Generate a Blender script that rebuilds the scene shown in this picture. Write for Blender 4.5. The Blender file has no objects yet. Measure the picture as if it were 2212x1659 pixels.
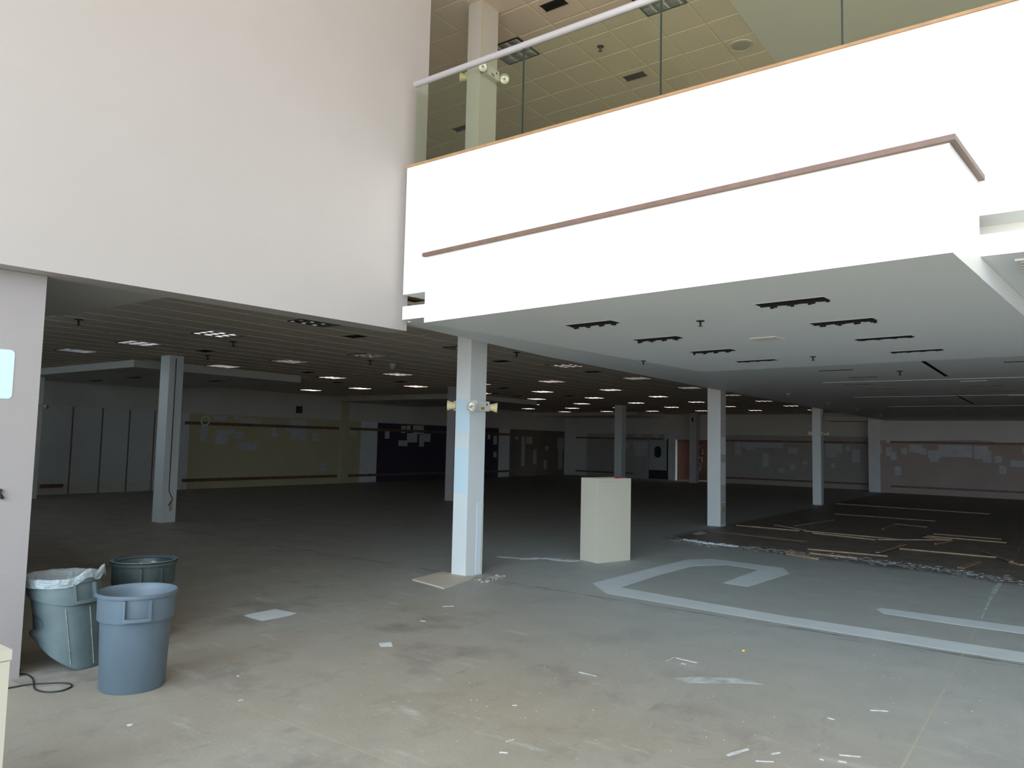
import bpy, bmesh, math, random
import numpy as np
from mathutils import Vector, Matrix
random.seed(7)
S = bpy.context.scene
COL = S.collection
R = math.radians
# ------------------------------------------------------------------ camera
F, PITCH, ROLL, YAW, EYE = 1627.035, 0.07736016, 0.02219659, 0.63756079, 1.75
def cam_axes():
    r = np.array([1., 0, 0]); u = np.array([0, 0, 1.]); w = np.array([0, 1., 0])
    c, s = math.cos(PITCH), math.sin(PITCH); w2 = c*w + s*u; u2 = c*u - s*w
    c, s = math.cos(ROLL), math.sin(ROLL); r3 = c*r + s*u2; u3 = c*u2 - s*r
    c, s = math.cos(YAW), math.sin(YAW); Z = np.array([[c, -s, 0], [s, c, 0], [0, 0, 1]])
    return Z @ r3, Z @ u3, Z @ w2
AR, AU, AW = cam_axes()
cd = bpy.data.cameras.new('camera'); cam = bpy.data.objects.new('camera', cd); COL.objects.link(cam)
M = Matrix.Identity(4)
for i in range(3):
    M[i][0] = AR[i]; M[i][1] = AU[i]; M[i][2] = -AW[i]
M[2][3] = EYE
cam.matrix_world = M
cd.sensor_width = 36; cd.lens = F*36/2212; cd.clip_end = 200; cd.clip_start = 0.05
S.camera = cam
def ray(x, y): return (x-1106)/F*AR - (y-829.5)/F*AU + AW
def onz(x, y, z=0.0):      # where the sight line through a pixel of the photograph meets the height z
    d = ray(x, y); k = (z-EYE)/d[2]; return Vector((d[0]*k, d[1]*k, z))
def onx(x, y, X): d = ray(x, y); k = X/d[0]; return Vector((X, d[1]*k, EYE+d[2]*k))
def ony(x, y, Y): d = ray(x, y); k = Y/d[1]; return Vector((d[0]*k, Y, EYE+d[2]*k))
# ------------------------------------------------------------------ world and light
w = bpy.data.worlds.new('sky'); S.world = w; w.use_nodes = True
nt = w.node_tree; nt.nodes.clear()
out = nt.nodes.new('ShaderNodeOutputWorld'); bg = nt.nodes.new('ShaderNodeBackground')
tc = nt.nodes.new('ShaderNodeTexCoord'); sx = nt.nodes.new('ShaderNodeSeparateXYZ'); mr = nt.nodes.new('ShaderNodeMapRange')
cr = nt.nodes.new('ShaderNodeValToRGB')
mr.inputs['From Min'].default_value = -1; mr.inputs['From Max'].default_value = 1
nt.links.new(tc.outputs['Generated'], sx.inputs[0]); nt.links.new(sx.outputs['Z'], mr.inputs['Value'])
nt.links.new(mr.outputs[0], cr.inputs[0]); nt.links.new(cr.outputs[0], bg.inputs[0]); nt.links.new(bg.outputs[0], out.inputs[0])
e = cr.color_ramp.elements
e[0].position = 0.0; e[0].color = (0.60, 0.49, 0.40, 1)
e[1].position = 0.485; e[1].color = (0.74, 0.61, 0.50, 1)
for p, c in ((0.505, (0.80, 0.94, 1.06, 1)), (0.62, (0.80, 0.96, 1.10, 1)), (1.0, (0.66, 0.90, 1.12, 1))):
    k = e.new(p); k.color = c
bg.inputs[1].default_value = 7.0
pl = bpy.data.lights.new('window_portal', 'AREA'); pl.shape = 'RECTANGLE'; pl.size = 20.4; pl.size_y = 8.9
pl.cycles.is_portal = True
po = bpy.data.objects.new('window_portal', pl); COL.objects.link(po); po.location = (3.6, -6.35, 4.5); po.rotation_euler = (R(90), 0, 0)
V = S.view_settings; S.display_settings.display_device = 'sRGB'
V.view_transform = 'Standard'; V.look = 'None'; V.exposure = 0.0; V.gamma = 1; V.use_curve_mapping = False
S.cycles.use_denoising = True; S.cycles.max_bounces = 14; S.cycles.diffuse_bounces = 9; S.cycles.transparent_max_bounces = 12
S.cycles.caustics_reflective = True; S.cycles.sample_clamp_indirect = 8
# ------------------------------------------------------------------ materials
MATS = {}
def mat(name, col, rough=0.6, metal=0.0, var=0.0, scale=3.0, bump=0.0, bscale=60.0, col2=None, spec=0.5):
    if name in MATS: return MATS[name]
    m = bpy.data.materials.new(name); m.use_nodes = True; n = m.node_tree; b = n.nodes['Principled BSDF']
    b.inputs['Base Color'].default_value = (*col, 1); b.inputs['Roughness'].default_value = rough
    b.inputs['Metallic'].default_value = metal; b.inputs['Specular IOR Level'].default_value = spec
    if var or col2:
        ge = n.nodes.new('ShaderNodeNewGeometry'); no = n.nodes.new('ShaderNodeTexNoise'); no.inputs['Scale'].default_value = scale
        no.inputs['Detail'].default_value = 5; no.inputs['Roughness'].default_value = 0.6
        n.links.new(ge.outputs['Position'], no.inputs['Vector'])
        rp = n.nodes.new('ShaderNodeValToRGB'); n.links.new(no.outputs[0], rp.inputs[0])
        c2 = col2 or tuple(c*(1-var) for c in col)
        rp.color_ramp.elements[0].position = 0.35; rp.color_ramp.elements[0].color = (*c2, 1)
        rp.color_ramp.elements[1].position = 0.62; rp.color_ramp.elements[1].color = (*col, 1)
        n.links.new(rp.outputs[0], b.inputs['Base Color'])
    if bump:
        no2 = n.nodes.new('ShaderNodeTexNoise'); no2.inputs['Scale'].default_value = bscale; no2.inputs['Detail'].default_value = 3
        bu = n.nodes.new('ShaderNodeBump'); bu.inputs['Strength'].default_value = bump; bu.inputs['Distance'].default_value = 0.01
        n.links.new(no2.outputs[0], bu.inputs['Height']); n.links.new(bu.outputs[0], b.inputs['Normal'])
    MATS[name] = m; return m
WHITE = mat('white paint', (0.86, 0.86, 0.83), 0.55, bump=0.05, bscale=90)
OFFW = mat('cream wall paint', (0.455, 0.43, 0.415), 0.6, var=0.02, scale=1.5, bump=0.08, bscale=120)
SOFF = mat('drywall ceiling paint', (0.84, 0.86, 0.85), 0.6, var=0.03, scale=0.8)
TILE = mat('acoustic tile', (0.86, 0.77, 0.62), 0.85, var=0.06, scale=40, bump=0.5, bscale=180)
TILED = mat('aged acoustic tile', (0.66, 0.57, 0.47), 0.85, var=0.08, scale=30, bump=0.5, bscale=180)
TBAR = mat('ceiling grid bar', (0.80, 0.70, 0.50), 0.5)
DARK = mat('dark void', (0.012, 0.012, 0.012), 0.9)
GREYW = mat('dull grey wall paint', (0.66, 0.66, 0.62), 0.7, var=0.08, scale=0.7)
PANELG = mat('grey wall panel', (0.70, 0.73, 0.75), 0.6, var=0.08, scale=0.8)
SEAM = mat('panel seam', (0.12, 0.09, 0.08), 0.8)
OLIVE = mat('olive yellow wall paint', (0.56, 0.52, 0.33), 0.7, var=0.08, scale=0.9)
NAVY = mat('navy wall paint', (0.05, 0.045, 0.08), 0.5)
BROWN = mat('dark brown wall paint', (0.20, 0.155, 0.12), 0.7, var=0.15, scale=1)
TAUPE = mat('brown taupe wall paint', (0.46, 0.38, 0.34), 0.7, var=0.10, scale=0.8)
PATCHG = mat('grey wall filler', (0.60, 0.64, 0.67), 0.8, var=0.12, scale=3)
PATCHT = mat('light wall filler', (0.76, 0.80, 0.82), 0.8, var=0.08, scale=3)
BLUEP = mat('pale blue touch-up paint', (0.58, 0.75, 0.84), 0.55)
COLM = mat('column paint', (0.71, 0.755, 0.765), 0.5, var=0.03, scale=2)
COLG = mat('column grey paint', (0.52, 0.49, 0.50), 0.6)
WOODR = mat('brown wood rail', (0.22, 0.115, 0.075), 0.5, var=0.3, scale=6)
WOODT = mat('oak trim', (0.42, 0.25, 0.12), 0.45, var=0.2, scale=8)
WOODK = mat('mahogany rail cap', (0.20, 0.125, 0.095), 0.45, var=0.2, scale=8)
BOARD = mat('pale wood strip', (0.40, 0.29, 0.19), 0.8, var=0.35, scale=5)
BOARDD = mat('weathered wood strip', (0.29, 0.20, 0.135), 0.85, var=0.35, scale=5)
ALU = mat('brushed aluminium', (0.84, 0.84, 0.90), 0.32, metal=0.35)
REFL = mat('louvre reflector', (0.95, 0.95, 0.97), 0.10, metal=1.0)
TRIMW = mat('white enamel', (0.8, 0.8, 0.78), 0.4)
BLACKM = mat('black metal', (0.02, 0.02, 0.022), 0.5)
CREAM = mat('cream plastic', (0.72, 0.62, 0.36), 0.45)
LAMPW = mat('lamp case', (0.70, 0.72, 0.70), 0.45)
LENS = mat('clear lamp lens', (0.72, 0.74, 0.70), 0.12, metal=0.7)
BULB = mat('bulb', (0.95, 0.95, 0.95), 0.05, metal=0.9)
BRASS = mat('brass label', (0.45, 0.28, 0.06), 0.5)
LAM = mat('tan laminate', (0.56, 0.53, 0.43), 0.5, var=0.02, scale=2)
LAM2 = mat('tan laminate edge', (0.42, 0.39, 0.31), 0.5)
CANB = mat('blue grey plastic', (0.11, 0.155, 0.195), 0.45, var=0.10, scale=4, bump=0.08, bscale=30)
CANG = mat('faded grey plastic', (0.115, 0.16, 0.17), 0.45, var=0.22, scale=4, bump=0.10, bscale=30)
CAND = mat('dark grey-green plastic', (0.045, 0.065, 0.065), 0.45, var=0.25, scale=6, bump=0.1, bscale=30)
DUST = mat('plaster dust residue', (0.55, 0.58, 0.62), 0.9, col2=(0.14, 0.17, 0.20), scale=14)
RUBBER = mat('black rubber', (0.02, 0.022, 0.028), 0.5)
SCRAP = mat('white scrap', (0.68, 0.72, 0.73), 0.6, col2=(0.48, 0.51, 0.51), scale=30)
MORT = mat('pale mortar', (0.55, 0.60, 0.61), 0.9, col2=(0.16, 0.17, 0.18), scale=5)
STRIPE = mat('pale cement filler', (0.62, 0.68, 0.71), 0.75, var=0.07, scale=3)
RUST = mat('rust red panel', (0.085, 0.032, 0.022), 0.7, var=0.2, scale=2)
YEL = mat('yellow plastic', (0.85, 0.55, 0.05), 0.5)
DOORM = mat('door paint', (0.42, 0.44, 0.43), 0.5)
def liner_mat():
    m = bpy.data.materials.new('clear bin liner'); m.use_nodes = True; n = m.node_tree; n.nodes.clear()
    o = n.nodes.new('ShaderNodeOutputMaterial'); mx = n.nodes.new('ShaderNodeMixShader'); t = n.nodes.new('ShaderNodeBsdfTransparent')
    p = n.nodes.new('ShaderNodeBsdfPrincipled'); p.inputs['Base Color'].default_value = (0.45, 0.53, 0.57, 1); p.inputs['Roughness'].default_value = 0.25
    no = n.nodes.new('ShaderNodeTexNoise'); no.inputs['Scale'].default_value = 12; bu = n.nodes.new('ShaderNodeBump'); bu.inputs['Strength'].default_value = 0.9; bu.inputs['Distance'].default_value = 0.03
    n.links.new(no.outputs[0], bu.inputs['Height']); n.links.new(bu.outputs[0], p.inputs['Normal'])
    mx.inputs[0].default_value = 0.60; n.links.new(t.outputs[0], mx.inputs[1]); n.links.new(p.outputs[0], mx.inputs[2]); n.links.new(mx.outputs[0], o.inputs[0])
    return m
LINER = liner_mat()
def glass_mat(name, tint, refl=1.0):
    m = bpy.data.materials.new(name); m.use_nodes = True; n = m.node_tree; n.nodes.clear()
    o = n.nodes.new('ShaderNodeOutputMaterial'); mx = n.nodes.new('ShaderNodeMixShader')
    t = n.nodes.new('ShaderNodeBsdfTransparent'); t.inputs[0].default_value = (*tint, 1)
    g = n.nodes.new('ShaderNodeBsdfGlossy'); g.inputs['Roughness'].default_value = 0.0; g.inputs[0].default_value = (0.9, 1.0, 0.92, 1)
    f = n.nodes.new('ShaderNodeFresnel'); f.inputs[0].default_value = 1.5
    ml = n.nodes.new('ShaderNodeMath'); ml.operation = 'MULTIPLY'; ml.inputs[1].default_value = refl; n.links.new(f.outputs[0], ml.inputs[0])
    n.links.new(ml.outputs[0], mx.inputs[0]); n.links.new(t.outputs[0], mx.inputs[1]); n.links.new(g.outputs[0], mx.inputs[2]); n.links.new(mx.outputs[0], o.inputs[0])
    return m
GLASS = glass_mat('green tinted glass', (0.84, 0.93, 0.79))
GEDGE = mat('glass edge', (0.015, 0.035, 0.03), 0.2)
def floor_mat():
    m = bpy.data.materials.new('worn concrete'); m.use_nodes = True; n = m.node_tree; L = n.links; b = n.nodes['Principled BSDF']
    b.inputs['Roughness'].default_value = 0.55; b.inputs['Specular IOR Level'].default_value = 0.35
    ge = n.nodes.new('ShaderNodeNewGeometry'); sp = n.nodes.new('ShaderNodeSeparateXYZ'); L.new(ge.outputs['Position'], sp.inputs[0])
    def noise(sc, det=5, ro=0.6, stretch=None):
        no = n.nodes.new('ShaderNodeTexNoise'); no.inputs['Scale'].default_value = sc; no.inputs['Detail'].default_value = det; no.inputs['Roughness'].default_value = ro
        if stretch:
            mp = n.nodes.new('ShaderNodeMapping'); mp.inputs['Scale'].default_value = stretch[0]; mp.inputs['Rotation'].default_value = stretch[1]
            L.new(ge.outputs['Position'], mp.inputs[0]); L.new(mp.outputs[0], no.inputs['Vector'])
        else: L.new(ge.outputs['Position'], no.inputs['Vector'])
        return no.outputs[0]
    def ramp(src, a, c0, bb, c1):
        r = n.nodes.new('ShaderNodeValToRGB'); r.color_ramp.elements[0].position = a; r.color_ramp.elements[0].color = (*c0, 1)
        r.color_ramp.elements[1].position = bb; r.color_ramp.elements[1].color = (*c1, 1); L.new(src, r.inputs[0]); return r.outputs[0]
    def mix(fac, a, c, mode='MIX'):
        x = n.nodes.new('ShaderNodeMix'); x.data_type = 'RGBA'; x.blend_type = mode
        if isinstance(fac, float): x.inputs[0].default_value = fac
        else: L.new(fac, x.inputs[0])
        for sck, v in ((x.inputs[6], a), (x.inputs[7], c)):
            if isinstance(v, tuple): sck.default_value = (*v, 1)
            else: L.new(v, sck)
        return x.outputs[2]
    def math_(op, a, c=None, clamp=False):
        x = n.nodes.new('ShaderNodeMath'); x.operation = op; x.use_clamp = clamp
        for i, v in enumerate((a, c)):
            if v is None: continue
            if isinstance(v, (int, float)): x.inputs[i].default_value = v
            else: L.new(v, x.inputs[i])
        return x.outputs[0]
    base = ramp(noise(0.35, 3), 0.35, (0.352, 0.308, 0.237), 0.65, (0.323, 0.337, 0.308))
    base = mix(0.5, base, ramp(noise(2.2, 8, 0.7), 0.3, (0.287, 0.266, 0.222), 0.7, (0.388, 0.373, 0.323)))
    # brown blotches and scuffs
    blot = ramp(noise(1.3, 6, 0.65), 0.53, (0, 0, 0), 0.68, (1, 1, 1)); base = mix(math_('MULTIPLY', blot, 0.65), base, (0.193, 0.175, 0.158))
    scuff = ramp(noise(7, 6, 0.7, ((0.8, 0.25, 1), (0, 0, 0.95))), 0.58, (0, 0, 0), 0.70, (1, 1, 1)); base = mix(math_('MULTIPLY', scuff, 0.42), base, (0.158, 0.149, 0.131))
    lt = ramp(noise(5, 7, 0.7, ((0.3, 1.0, 1), (0, 0, 0.5))), 0.58, (0, 0, 0), 0.72, (1, 1, 1)); base = mix(math_('MULTIPLY', lt, 0.35), base, (0.665, 0.735, 0.752))
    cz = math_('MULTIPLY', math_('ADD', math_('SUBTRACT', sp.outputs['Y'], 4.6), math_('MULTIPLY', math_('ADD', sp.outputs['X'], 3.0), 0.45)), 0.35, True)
    base = mix(math_('MULTIPLY', cz, 0.62), base, ramp(noise(2.6, 7, 0.7), 0.3, (0.36, 0.40, 0.405), 0.7, (0.47, 0.515, 0.515)))  # cleaner bluish floor, its colour also raised to offset shading by the box
    # dirty brown floor beyond the mortar line: y > 12.6 - 0.17*(x+3), x > -6.3
    ln = math_('ADD', math_('ADD', sp.outputs['Y'], math_('MULTIPLY', sp.outputs['X'], 0.17)), math_('MULTIPLY', noise(1.5), 0.8))
    far = math_('MULTIPLY', math_('SUBTRACT', ln, 12.5), 3.0, True)
    left = math_('MULTIPLY', math_('ADD', sp.outputs['X'], 6.4), 4.0, True)
    msk = math_('MULTIPLY', far, left)
    dirt = ramp(noise(3, 6, 0.7), 0.35, (0.12, 0.092, 0.075), 0.7, (0.22, 0.18, 0.15))
    base = mix(math_('MULTIPLY', msk, 0.9), base, dirt)
    # old carpet glue on the left and rear part
    lf = math_('MULTIPLY', math_('SUBTRACT', -7.2, sp.outputs['X']), 0.3, True)
    glue = ramp(noise(2, 6, 0.7), 0.35, (0.26, 0.23, 0.20), 0.7, (0.38, 0.35, 0.31))
    base = mix(math_('MULTIPLY', lf, 0.75), base, glue)
    # bluish clean zone around the stripes, also lightened against the light falloff there
    def joint(axis, c, wd, colr, brk):
        d = math_('ABSOLUTE', math_('SUBTRACT', sp.outputs[axis], c)); d = math_('ADD', d, math_('MULTIPLY', math_('SUBTRACT', noise(9, 3), 0.5), 0.01))
        mk = math_('LESS_THAN', d, wd)
        return math_('MULTIPLY', mk, ramp(noise(brk, 3), 0.40, (0.25, 0.25, 0.25), 0.6, (1, 1, 1)))
    near = math_('LESS_THAN', math_('ABSOLUTE', math_('SUBTRACT', sp.outputs['Y'], 7.66)), 0.10)
    strk = ramp(noise(4, 4, 0.6, ((0.55, 7.0, 1), (0, 0, 0))), 0.56, (0, 0, 0), 0.62, (1, 1, 1))
    base = mix(math_('MULTIPLY', math_('MULTIPLY', near, strk), 0.6), base, (0.10, 0.11, 0.12))
    base = mix(joint('Y', 7.72, 0.011, None, 1.7), base, (0.085, 0.08, 0.075))
    base = mix(math_('MULTIPLY', joint('X', -0.80, 0.0055, None, 1.1), 0.8), base, (0.52, 0.48, 0.33))
    base = mix(math_('MULTIPLY', joint('Y', 3.05, 0.006, None, 1.1), 0.55), base, (0.45, 0.40, 0.31))
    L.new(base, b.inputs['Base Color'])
    bu = n.nodes.new('ShaderNodeBump'); bu.inputs['Strength'].default_value = 0.15; bu.inputs['Distance'].default_value = 0.01
    L.new(noise(25, 5), bu.inputs['Height']); L.new(bu.outputs[0], b.inputs['Normal'])
    rr = n.nodes.new('ShaderNodeMapRange'); rr.inputs['To Min'].default_value = 0.42; rr.inputs['To Max'].default_value = 0.7; L.new(noise(1.7), rr.inputs[0]); L.new(rr.outputs[0], b.inputs['Roughness'])
    return m
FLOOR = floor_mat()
# ------------------------------------------------------------------ helpers
class MB:
    def __init__(s): s.v = []; s.f = []
    def box(s, x0, x1, y0, y1, z0, z1, skip=''):
        i = len(s.v); s.v += [(x, y, z) for z in (z0, z1) for y in (y0, y1) for x in (x0, x1)]
        fs = {'b': (0, 2, 3, 1), 't': (4, 5, 7, 6), 's': (0, 1, 5, 4), 'n': (2, 6, 7, 3), 'w': (0, 4, 6, 2), 'e': (1, 3, 7, 5)}
        s.f += [tuple(i+k for k in q) for n_, q in fs.items() if n_ not in skip]; return s
    def prism(s, pts, z0, z1):
        n_ = len(pts); i = len(s.v)
        a = sum(pts[k][0]*pts[(k+1) % n_][1]-pts[(k+1) % n_][0]*pts[k][1] for k in range(n_))
        if a < 0: pts = pts[::-1]
        s.v += [(p[0], p[1], z0) for p in pts] + [(p[0], p[1], z1) for p in pts]
        s.f.append(tuple(i+n_-1-k for k in range(n_))); s.f.append(tuple(i+n_+k for k in range(n_)))
        for k in range(n_): l = (k+1) % n_; s.f.append((i+k, i+l, i+n_+l, i+n_+k))
        return s
    def quad(s, a, b, c, d):
        i = len(s.v); s.v += [tuple(a), tuple(b), tuple(c), tuple(d)]; s.f.append((i, i+1, i+2, i+3)); return s
    def tube(s, pts, r, n_=8, cap=True):
        pts = [Vector(p) for p in pts]; i0 = len(s.v)
        for k, p in enumerate(pts):
            d = (pts[min(k+1, len(pts)-1)] - pts[max(k-1, 0)]).normalized()
            up = Vector((0, 0, 1)) if abs(d.z) < 0.9 else Vector((1, 0, 0))
            a = d.cross(up).normalized(); b = a.cross(d)
            for j in range(n_):
                t = 2*math.pi*j/n_; s.v.append(tuple(p + (a*math.cos(t) + b*math.sin(t))*r))
        for k in range(len(pts)-1):
            for j in range(n_):
                l = (j+1) % n_; q = i0+k*n_; s.f.append((q+j, q+l, q+n_+l, q+n_+j))
        if cap:
            s.f.append(tuple(i0+j for j in range(n_))[::-1]); s.f.append(tuple(i0+(len(pts)-1)*n_+j for j in range(n_)))
        return s
    def lathe(s, prof, n_=40, fn=None, closed=False):
        i0 = len(s.v)
        for (r, z) in prof:
            for j in range(n_):
                t = 2*math.pi*j/n_; p = (r*math.cos(t), r*math.sin(t), z); s.v.append(fn(p) if fn else p)
        for k in range(len(prof)-1):
            for j in range(n_):
                l = (j+1) % n_; q = i0+k*n_; s.f.append((q+j, q+l, q+n_+l, q+n_+j))
        return s
    def build(s, name, m, parent=None, loc=None, rot=None, smooth=False, kind=None, mats=None):
        me = bpy.data.meshes.new(name); me.from_pydata([tuple(float(c) for c in v) for v in s.v], [], s.f); me.update()
        if mats:
            for q in mats: me.materials.append(q)
        else: me.materials.append(m)
        if smooth:
            for p in me.polygons: p.use_smooth = True
        o = bpy.data.objects.new(name, me); COL.objects.link(o)
        if loc is not None: o.location = loc
        if rot is not None: o.rotation_euler = rot
        if parent is not None: o.parent = parent
        if kind: o['kind'] = kind
        return o
def share(o, name=None, loc=None, rot=None, parent=None):
    c = bpy.data.objects.new(name or o.name.split('.')[0], o.data); COL.objects.link(c)
    if loc is not None: c.location = loc
    if rot is not None: c.rotation_euler = rot
    c.parent = parent if parent is not None else o.parent
    return c
def tag(o, label, cat, group=None, kind=None):
    o['label'] = label; o['category'] = cat
    if group: o['group'] = group
    if kind: o['kind'] = kind
    return o
def empty(name, loc, rz=0.0):
    o = bpy.data.objects.new(name, None); COL.objects.link(o); o.location = loc; o.rotation_euler = (0, 0, rz); o.empty_display_size = 0.1; return o
def copy_tree(o, parent=None):
    c = o.copy(); COL.objects.link(c); c.parent = parent
    for ch in list(o.children): copy_tree(ch, c)
    return c
def st(o, label, cat): return tag(o, label, cat, kind='structure')
def holed(x0, x1, y0, y1, z0, z1, holes, xcuts=(), ycuts=(), well=0.12):
    """ceiling slab whose underside (z0) has rectangular holes with side walls"""
    xs = sorted({round(v, 4) for v in [x0, x1, *xcuts] + [h[0] for h in holes] + [h[1] for h in holes]})
    ys = sorted({round(v, 4) for v in [y0, y1, *ycuts] + [h[2] for h in holes] + [h[3] for h in holes]})
    g = MB(); g.well = MB(); idx = {}
    for i, x in enumerate(xs):
        for j, y in enumerate(ys): idx[i, j] = len(g.v); g.v.append((x, y, z0))
    for i in range(len(xs)-1):
        for j in range(len(ys)-1):
            cx, cy = (xs[i]+xs[i+1])/2, (ys[j]+ys[j+1])/2
            if any(h[0] < cx < h[1] and h[2] < cy < h[3] for h in holes): continue
            g.f.append((idx[i, j], idx[i, j+1], idx[i+1, j+1], idx[i+1, j]))
    for h in holes:
        a, b, c, d = h; t = z0+well
        q = g.well; k = 0.0012  # well surfaces are coloured black to stand in for shade in the openings
        for (z_a, z_b, G) in ((z0, z0+k, g), (z0+k, t, q)):
            G.quad((a, c, z_a), (b, c, z_a), (b, c, z_b), (a, c, z_b)); G.quad((b, d, z_a), (a, d, z_a), (a, d, z_b), (b, d, z_b))
            G.quad((a, d, z_a), (a, c, z_a), (a, c, z_b), (a, d, z_b)); G.quad((b, c, z_a), (b, d, z_a), (b, d, z_b), (b, c, z_b))
        q.quad((a, c, t), (b, c, t), (b, d, t), (a, d, t))
    # outer sides and top
    g.box(x0, x1, y0, y1, z0, z1, skip='b')
    return g
# ================================================================== STRUCTURE
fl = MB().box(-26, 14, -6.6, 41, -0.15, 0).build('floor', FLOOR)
st(fl, 'worn bare concrete floor with scuffs, joints and pale filler bands', 'floor')
# ---- pale filler stripes lying flush in the floor (parts)
def stripe(px, name='filler_stripe', m=STRIPE, z=0.0018):
    pts = [onz(*p) for p in px]
    return MB().prism([(p.x, p.y) for p in pts], 0.0002, z).build(name, m, fl)
stripe([(1280, 1260), (1341, 1269), (1500, 1297.5), (1703, 1332), (2000, 1377), (2260, 1417), (2260, 1438), (2000, 1397), (1657, 1341), (1440, 1304), (1310, 1282)])
stripe([(1280, 1260), (1385, 1233), (1484, 1209), (1538, 1207.5), (1497, 1223), (1420, 1243), (1341, 1269)])
stripe([(1538, 1207.5), (1600, 1215), (1692, 1227.5), (1705.5, 1239), (1639, 1230.8), (1570, 1220), (1497, 1223)])
stripe([(1639, 1230.8), (1705.5, 1239), (1616, 1267.7), (1561.5, 1259)])
stripe([(1893, 1316), (1903, 1313.5), (2050, 1333), (2260, 1361), (2260, 1376), (2050, 1347), (1907, 1325)])
st_p = stripe([(527, 1330), (545, 1325), (595, 1316), (641, 1325), (625, 1330), (567, 1341), (545, 1336)], 'filler_square')
stripe([(1495, 1153), (1513, 1148), (1528, 1152), (1508, 1156)], 'filler_square')
stripe([(818, 1390), (845, 1387), (848, 1396), (822, 1397)], 'filler_square')
# ---- big upper wall on the left (bulkhead over the opening) and pier
P0 = Vector((-5.92, 2.01)); P1 = Vector((-5.635, 5.703)); D = (P1-P0).normalized(); N = Vector((-D.y, D.x))  # N points behind the wall (-x)
def wl(s_, off): p = P0 + D*s_ + N*off; return (p.x, p.y)
LEN = (P1-P0).length
wall = MB().prism([wl(-8.3, 0), wl(LEN, 0), wl(LEN, 0.262), wl(-8.3, 0.262)], 2.905, 4.55).prism([wl(-8.3, 0), wl(LEN+0.2, 0), wl(LEN+0.2, 0.262), wl(-8.3, 0.262)], 4.55, 9.6).build('wall_left', OFFW)
st(wall, 'tall smooth cream wall above the low opening on the left', 'wall')
pier = MB().prism([wl(-8.3, 0.187), wl(0.352, 0.187), wl(0.352, 0.40), wl(-8.3, 0.40)], 0, 2.903).build('wall_near_left', mat('pinkish wall paint', (0.345, 0.325, 0.325), 0.6, var=0.03, scale=1.2, bump=0.1, bscale=120))
st(pier, 'pinkish grey wall end at the left edge of the picture', 'wall')
def pier_quad(x0, y0, x1, y1):
    """plane of the pier face: find t so that the ray meets it"""
    o = Vector(wl(0, 0.187)); res = []
    for (x, y) in ((x0, y0), (x1, y1)):
        d = ray(x, y); k = ((o.x*N.x+o.y*N.y)/(d[0]*N.x+d[1]*N.y)); p = Vector((d[0]*k, d[1]*k)); res.append(((p-Vector(wl(0, 0.187))).dot(D), EYE+d[2]*k))
    return res
(sa, za), (sb, zb) = pier_quad(-40, 750, 25, 862)
pp = MB(); pts = []
for t in range(0, 20):
    pass
def rr_pts(s0, s1, z0, z1, r=0.03):
    o = []
    for cx, cz, a0 in ((s1-r, z1-r, 0), (s0+r, z1-r, 90), (s0+r, z0+r, 180), (s1-r, z0+r, 270)):
        for k in range(4): a = R(a0+30*k); o.append((cx+r*math.cos(a), cz+r*math.sin(a)))
    return o
rp = rr_pts(sa, sb, zb, za); n_ = len(rp)
g = MB(); 
for off in (0.186, 0.183):
    for (s_, z_) in rp: p = wl(s_, off); g.v.append((p[0], p[1], z_))
g.f.append(tuple(range(n_, 2*n_)))
for k in range(n_): l = (k+1) % n_; g.f.append((k, l, n_+l, n_+k))
g.build('paint_patch', BLUEP, pier)
# latch on the pier
(sa, za), (sb, zb) = pier_quad(-12, 1058, 7, 1076)
lt = empty('wall_latch', (*wl((sa+sb)/2, 0.187), (za+zb)/2)); tag(lt, 'small dark metal latch screwed to the pinkish wall at far left', 'latch')
a = Vector((*wl(sa-(sa+sb)/2-0.0, 0.187), 0)) - Vector((*wl(0, 0.187), 0))
def latch_pt(s_, z_, off): p0 = wl((sa+sb)/2, 0.187); p = wl(s_, off); return (p[0]-p0[0], p[1]-p0[1], z_-(za+zb)/2)
mid = ((sa+sb)/2, (za+zb)/2)
MB().tube([latch_pt(sb-0.012, zb+0.004, 0.165), latch_pt(mid[0], mid[1]+0.008, 0.160), latch_pt(sa+0.02, za-0.02, 0.165), latch_pt(sa-0.02, za-0.025, 0.170)], 0.009).build('lever', mat('dark blue metal', (0.03, 0.025, 0.06), 0.35), lt, smooth=True)
MB().tube([latch_pt(sb-0.012, zb+0.004, 0.187), latch_pt(sb-0.012, zb+0.004, 0.158)], 0.011).build('knob', BLACKM, lt)
MB().tube([latch_pt(sb-0.025, za-0.004, 0.187), latch_pt(sb-0.025, za-0.004, 0.158)], 0.011).build('knob', BLACKM, lt)
# ---- drywall ceiling over the right part, with its row of square-edged openings
def edge_x(y): return -6.0 - 0.018*(y-5.6) if y < 15.6 else -6.18
ch = []
for (x, y, wd) in ((-2.95, 12.59, 0.26), (-2.84, 13.96, 0.24), (-3.21, 15.5, 0.26), (-3.07, 16.85, 0.26), (-3.05, 18.21, 0.16), (-3.58, 19.86, 0.09), (-3.22, 19.95, 0.08), (-3.48, 21.26, 0.06), (-3.12, 21.3, 0.06),
                   (-1.25, 16.63, 0.26), (-1.10, 18.12, 0.24), (-0.5, 12.32, 0.2), (-0.45, 20.6, 0.2), (-3.0, 26.6, 0.12), (-2.4, 26.8, 0.12), (-1.5, 27.1, 0.12), (-1.1, 27.3, 0.12), (0.7, 16.7, 0.26), (0.9, 19.0, 0.26), (1.4, 13.0, 0.26)):
    ch.append((x-wd, x+wd, y-0.065, y+0.065))
ch += [(-1.64, -1.58, 11.75, 14.3), (-2.0, -1.95, 19.0, 22.7)]
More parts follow.
